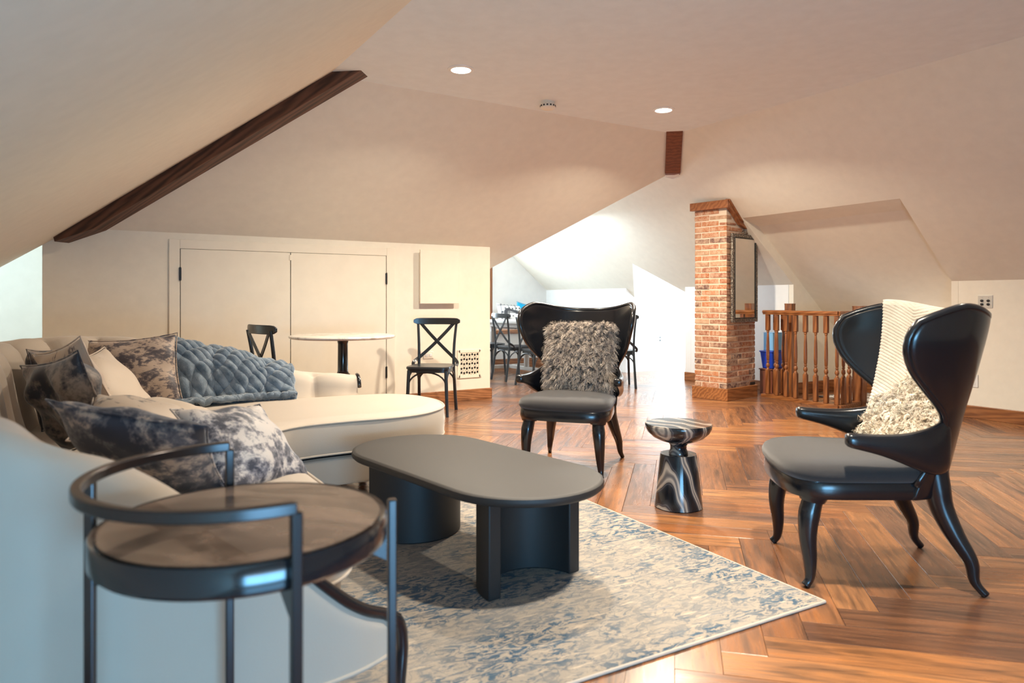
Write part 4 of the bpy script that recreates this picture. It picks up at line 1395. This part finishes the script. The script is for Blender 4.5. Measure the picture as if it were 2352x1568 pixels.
def strands(mb, clumps, per, surf, length, width, cols, curl=.012, seg=6, grav=.5, seed=5, spread=.004, wild=.8, root=.40):
    """curly locks: each clump shares its root, direction and curl"""
    rr = random.Random(seed); U = rr.uniform
    for _ in range(clumps):
        p0, nn = surf(rr)
        L0 = length * U(.6, 1.35); base = rr.choice(cols)
        d0 = (nn + Vector((U(-wild, wild), U(-wild, wild), U(-wild, wild * .5)))).normalized()
        a = Vector((U(-1, 1), U(-1, 1), U(-1, 1))); x = d0.cross(a).normalized(); y = d0.cross(x)
        ph = U(0, 6); fr = U(1.0, 2.3); cr = curl * U(.6, 1.4)
        for _k in range(per):
            p = p0 + Vector((U(-1, 1), U(-1, 1), U(-1, 1))) * spread; L = L0 * U(.75, 1.15)
            d = (d0 + Vector((U(-.2, .2), U(-.2, .2), U(-.2, .2)))).normalized(); k = U(.8, 1.2); php = ph + U(-.35, .35)
            vs = []; n0 = len(mb.v)
            for s_ in range(seg + 1):
                t = s_ / seg
                q = p + d * L * t + Vector((0, 0, -grav * L * t * t)) + (x * math.cos(php + fr * 6.28 * t) + y * math.sin(php + fr * 6.28 * t)) * cr * min(1, t * 2)
                wv = x.lerp(y, .5 + .5 * math.sin(ph + t * 3)).normalized() * width * (1 - .7 * t)
                vs += [q - wv, q + wv]
            mb.add(vs, [(2 * i, 2 * i + 1, 2 * i + 3, 2 * i + 2) for i in range(seg)])
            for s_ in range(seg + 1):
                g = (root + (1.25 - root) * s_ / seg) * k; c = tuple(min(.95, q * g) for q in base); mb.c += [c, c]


fp = thing('wool_pillow', 'shaggy grey curly wool pillow on the centre wing chair', 'pillow', (0, 0, 0))
fx, fy = Vector(wc_f).normalized(); lz = face_rz(wc_f)
fp.matrix_world = Matrix.Translation(Vector((*wc_c, 0)) + Vector((fx, fy, 0)) * -.105 + Vector((-fy, fx, 0)) * .01 + Vector((0, 0, .705))) @ Matrix.Rotation(lz + PI, 4, 'Z') @ Matrix.Rotation(rad(-17), 4, 'X')
PWd, PHt, PTh = .42, .42, .13
pmb = pillow_mb(PWd, PHt, PTh, seed=9)
obj('cushion', pmb, plain('grey_suede', (.13, .115, .10), .9), fp, smooth=True)


def psurf(rr):
    x, y = rr.uniform(-1, 1), rr.uniform(-1, 1)
    if rr.random() < .30:
        if rr.random() < .5: x = math.copysign(rr.uniform(.9, 1), x)
        else: y = math.copysign(rr.uniform(.9, 1), y)
    th = (max(0, 1 - x * x) ** .5) * (max(0, 1 - y * y) ** .5)
    p = Vector((x * PWd / 2, -th * PTh / 2, y * PHt / 2))
    n = Vector((x * abs(x) ** 3 * .9, -1 * (th + .15), y * abs(y) ** 3 * .9)).normalized()
    return p, n


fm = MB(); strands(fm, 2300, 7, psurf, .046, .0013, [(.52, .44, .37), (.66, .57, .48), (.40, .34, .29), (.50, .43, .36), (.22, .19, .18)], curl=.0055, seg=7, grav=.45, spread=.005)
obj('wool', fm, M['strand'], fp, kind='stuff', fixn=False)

# ------------------------------------------------------------------ white throw on the right chair
wt = thing('knit_throw', 'cream chevron-knit throw with shaggy fringe hanging over the right wing chair', 'throw', (*wr_c, 0), face_rz(wr_f))
# chair-local x: +x is right-hand side when looking forward; far side of the chair as seen is local +x or -x
SIDE = 1.0 if (Vector(wr_f).x * 0 + (math.cos(face_rz(wr_f)) * s31 + math.sin(face_rz(wr_f)) * c31)) > 0 else -1.0


def throw_pt(u, v, off=0):
    """u 0..1 from the outer far side to the centre, v 0..1 from behind, over the top, down to the seat"""
    uu = SIDE * lerp(.82, -.02, u)
    if v < .16:
        t = v / .16; p = shell_pt(uu, lerp(.72, 1.0, t), -.024)
    elif v < .24:
        t = (v - .16) / .08; p = shell_pt(uu, 1.0, lerp(-.024, .026, t)); p.z += .020 * math.sin(PI * t) + .004
    else:
        t = (v - .24) / .76
        top = shell_pt(uu, 1.0, .026)
        bot = Vector((SIDE * lerp(.195, -.12, u), lerp(-.035, -.15, u), .51))
        p = top.lerp(bot, t)
        sag = math.sin(PI * t) * .030
        p.y -= sag * 1.0; p.z += .004 * (1 - t)
        # keep clear of the shell
    rib = .0022 * math.sin(v * 330 + abs(((u * 3) % 2) - 1) * 26) if v > .2 else 0
    fold = .010 * math.sin(u * 9 + v * 3) * min(1, max(0, (v - .3) * 3))
    p.y += rib + fold + off
    return p


obj('knit_panel', MB().grid(throw_pt, 80, 520), M['cream_throw'], wt, smooth=True, solid=.008)


def tsurf(rr):
    if rr.random() < .10: u, v = rr.uniform(.0, 1), rr.uniform(.965, 1.0)
    else:
        v = rr.uniform(.54, .98); u = rr.uniform(max(.03, .75 - (v - .50) * 2.2), 1.0)
    return throw_pt(u, v, .006), Vector((0, 1, -.15)).normalized()


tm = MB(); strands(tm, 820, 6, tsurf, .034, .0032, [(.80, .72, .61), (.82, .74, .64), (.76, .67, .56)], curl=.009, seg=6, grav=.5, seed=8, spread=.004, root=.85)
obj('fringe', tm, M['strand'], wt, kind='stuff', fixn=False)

# ------------------------------------------------------------------ foreground side table
tcx = cam2w(-.4827, 1.283); R0 = .265
sd = thing('drinks_table', 'round dark metal side table with half gallery rail in the foreground', 'side table', (*tcx, 0), -rad(YAW))
lp = {k: (R0 * math.cos(rad(a)), R0 * math.sin(rad(a))) for k, a in dict(l=188, b=118, r=20, f=306).items()}
obj('tabletop', MB().lathe([(0, .673), (.2435, .673), (.249, .676), (.252, .672), (.251, .633), (.244, .626), (0, .626)], 72), M['black'], sd, smooth='auto')
obj('top_inlay', MB().lathe([(0, .6735), (.238, .6735), (.238, .6762), (0, .6765)], 72), M['agate'], sd, smooth='auto', label='smoky brown glossy tabletop surface')
for k, (x, y) in lp.items():
    zt_ = .751 if k != 'r' else .684
    obj('leg', MB().box((x, y, zt_ / 2), (.0172, .0172, zt_), math.atan2(y, x)), M['metal'], sd, bevel=.003)
    a = math.atan2(y, x); sn, cs = .005 * math.sin(a), .005 * math.cos(a)
    pr_ = [(.96, .634), (.60, .634), (.60, .620), (.96, .566)]
    obj('bracket', MB().add([(x * q - sg * sn, y * q + sg * cs, z_) for sg in (0, 1) for q, z_ in pr_],
                            [(0, 1, 2, 3), (7, 6, 5, 4), (0, 4, 5, 1), (1, 5, 6, 2), (2, 6, 7, 3), (3, 7, 4, 0)]), M['metal'], sd)
arc = [rad(118 + (306 - 118) * i / 40) for i in range(41)]
sec = [(-.009, -.010), (.009, -.010), (.009, .010), (-.009, .010)]
rings = [[((R0 + u) * math.cos(a), (R0 + u) * math.sin(a), .757 + w_) for u, w_ in sec] for a in arc]
obj('gallery_rail', MB().rings(rings), M['metal'], sd, bevel=.003, smooth='auto')

# ------------------------------------------------------------------ bistro table
bt = thing('bistro_table', 'round white marble bistro table on a black turned pedestal by the far wall', 'table', (1.93, 5.90, 0))
obj('marble_top', MB().lathe([(0, .748), (.425, .748), (.442, .756), (.445, .765), (.440, .773), (.425, .776), (0, .776)], 72), M['marble_white'], bt, smooth='auto')
obj('pedestal', MB().lathe([(0, .06), (.05, .06), (.052, .10), (.070, .16), (.078, .24), (.066, .34), (.052, .41), (.060, .425), (.062, .44), (.048, .455), (.044, .47), (.042, .70), (.050, .735), (.06, .748), (0, .748)], 32), M['black'], bt, smooth='auto')
for k in range(3):
    a = 2 * PI * k / 3 + .4
    pts = catmull([(.03 * math.cos(a), .03 * math.sin(a), .12), (.14 * math.cos(a), .14 * math.sin(a), .10), (.24 * math.cos(a), .24 * math.sin(a), .04), (.30 * math.cos(a), .30 * math.sin(a), .016)], 5)
    obj('foot', MB().tube(pts, [lerp(.030, .016, i / (len(pts) - 1)) for i in range(len(pts))], 10), M['black'], bt, smooth=True)

# ------------------------------------------------------------------ cross-back chairs


def make_xback(label, x, y, f, group=None):
    t = thing('cross_back_chair', label, 'chair', (x, y, 0), face_rz(f), group); m = M['chair_blue']
    n = 40; plan = []
    for k in range(n):
        a = 2 * PI * k / n; ca, sa = math.cos(a), math.sin(a); ex = .35
        px = abs(ca) ** ex * (1 if ca > 0 else -1); py = abs(sa) ** ex * (1 if sa > 0 else -1)
        plan.append((px * lerp(.185, .215, (py + 1) / 2), py * .205 + .015))
    obj('seat', MB().rings([[(px * q, py * q, z) for px, py in plan] for q, z in ((.95, .432), (1, .437), (1, .450), (.985, .458), (.9, .456), (.5, .453))]), m, t, smooth='auto')
    obj('seat_rail', MB().rings([[(px * .96, py * .96, z) for px, py in plan] for z in (.405, .434)]), m, t, smooth='auto')
    for s in (-1, 1):
        obj('front_leg', MB().tube([(s * .175, .185, .42), (s * .182, .192, .22), (s * .192, .205, 0)], [.0165, .0165, .014], 10), m, t, smooth='auto')
        pts = catmull([(s * .185, -.250, 0), (s * .178, -.215, .22), (s * .172, -.190, .44), (s * .176, -.200, .65), (s * .192, -.232, .86)], 5)
        obj('rear_leg', MB().tube(pts, [lerp(.0165, .013, i / (len(pts) - 1)) for i in range(len(pts))], 10), m, t, smooth='auto')
    # curved top rail with rounded ends
    rings = []
    for i in range(17):
        u = -1 + 2 * i / 16; e_ = math.sqrt(max(0, 1 - (abs(u) / 1.02) ** 10)); xx = u * .232; yy = -.250 + .040 * u * u - .0; hh = .031 * e_ + .001
        rings.append([(xx, yy - .009, .868 - hh), (xx, yy + .009, .868 - hh), (xx, yy + .009, .868 + hh), (xx, yy - .009, .868 + hh)])
    obj('top_rail', MB().rings(rings), m, t, bevel=.004, smooth='auto')
    for s in (-1, 1):
        pts = catmull([(s * .165, -.236, .850), (s * .07, -.226, .745), (-s * .05, -.216, .625), (-s * .165, -.196, .520), (-s * .215, -.150, .475), (-s * .212, -.120, .440)], 5)
        mb = MB(); rings = []
        for i, p in enumerate(pts):
            d = (pts[min(i + 1, len(pts) - 1)] - pts[max(i - 1, 0)]).normalized(); nrm = Vector((0, 1, 0)); side_ = d.cross(nrm).normalized(); nn = side_.cross(d)
            o_ = s * .003
            rings.append([p + side_ * a + nn * (c + o_) for a, c in ((-.016, -.004), (.016, -.004), (.016, .004), (-.016, .004))])
        obj('cross_brace', mb.rings(rings), m, t, bevel=.002)
    # bentwood arches under the seat
    for (a, c) in (((-.178, .19), (.178, .19)), ((-.176, -.20), (.176, -.20)), ((-.18, -.195), (-.18, .187)), ((.18, -.195), (.18, .187))):
        a3, c3 = Vector((*a, .27)), Vector((*c, .27)); pts = []
        for i in range(15):
            q = i / 14; p = a3.lerp(c3, .5 - .5 * math.cos(PI * q)); p.z = .27 + .135 * math.sin(PI * q) ** .9; pts.append(p)
        obj('arch_brace', MB().tube(pts, .008, 8), m, t, smooth=True)
    return t


def mv(t, x, y, f, label, group=None):
    t.location = (x, y, 0); t.rotation_euler = (0, 0, face_rz(f)); t['label'] = label
    if group: t['group'] = group
    elif 'group' in t.keys(): del t['group']
    return t


x0_ = make_xback('black cross-back chair standing alone beside the wall vent', 2.86, 6.10, (-.62, -.785))
mv(copy_tree(x0_), 1.31, 5.20, (.978, .197), 'black cross-back chair behind the blue throw, left of the marble bistro table')
GD = 'chairs around the dining table'
mv(copy_tree(x0_), 5.03, 8.12, (1, .02), 'black cross-back dining chair in full view between the wall end and the wing chair', GD)
mv(copy_tree(x0_), 4.98, 7.42, (1, .0), 'black cross-back dining chair partly hidden behind the centre wing chair\'s left wing', GD)
mv(copy_tree(x0_), 5.02, 8.86, (1, 0), 'black cross-back dining chair half hidden by the wall end', GD)
mv(copy_tree(x0_), 6.12, 8.2, (-1, 0), 'black cross-back dining chair across the table, seen under the tabletop', GD)
mv(copy_tree(x0_), 5.72, 6.80, (.50, .86), 'black cross-back chair behind the right wing of the centre wing chair', GD)

# dining table
dt = thing('dining_table', 'long whitewashed dining table in the bright far room', 'table', (5.60, 8.30, 0))
for i in range(4): obj('top_board', MB().box((-.345 + .23 * i, 0, .765), (.226, 2.1, .034)), M['grey_wood'], dt, bevel=.003)
obj('apron', MB().box((0, 0, .715), (.74, 1.9, .06)), M['grey_wood'], dt, bevel=.004)
for sx in (-1, 1):
    for sy in (-1, 1):
        obj('leg', MB().box((sx * .31, sy * .86, .66), (.08, .08, .10)).lathe([(.036, .03), (.030, .10), (.034, .30), (.038, .40), (.030, .44), (.036, .47), (.036, .61)], 16, (sx * .31, sy * .86, 0)).lathe([(.0, 0), (.034, 0), (.036, .03), (0, .03)], 16, (sx * .31, sy * .86, 0)), M['grey_wood'], dt, smooth='auto')
obj('middle_post', MB().lathe([(.0, .06), (.038, .06), (.034, .3), (.042, .45), (.034, .50), (.036, .70), (0, .70)], 18, (0, .40, 0)), M['grey_wood'], dt, smooth='auto')
obj('stretcher', MB().box((0, 0, .075), (.07, 1.78, .05)), M['grey_wood'], dt, bevel=.003)
for s in (-1, 1): obj('stretcher', MB().box((0, s * .86, .075), (.58, .06, .05)), M['grey_wood'], dt, bevel=.003)

# window bench
bn = thing('window_bench', 'built-in white bench with oak edge along the far dining wall', 'bench', (5.15, 9.85, 0))
obj('bench_box', MB().box((0, .02, .29), (3.4, .46, .50)), M['wall_white'], bn, bevel=.004)
obj('seat_board', MB().box((0, .005, .57), (3.42, .52, .06)), M['oak'], bn, bevel=.006)
obj('plinth', MB().box((0, -.22, .07), (3.4, .02, .14)), M['oak'], bn, bevel=.004)
pillow('bench_pillow', 'white pillow with black lattice motif on the dining bench', (.50, .44), (6.05, 9.86, .80), (-.1, -1), 12, M['motif'], 3, seed=12, group='pillows on the dining bench', crease=.003)
pillow('bench_pillow', 'turquoise blue pillow beside the patterned one on the dining bench', (.44, .44), (6.33, 9.80, .80), (-.3, -1), 12, M['teal'], 12, seed=13, group='pillows on the dining bench', crease=.003)
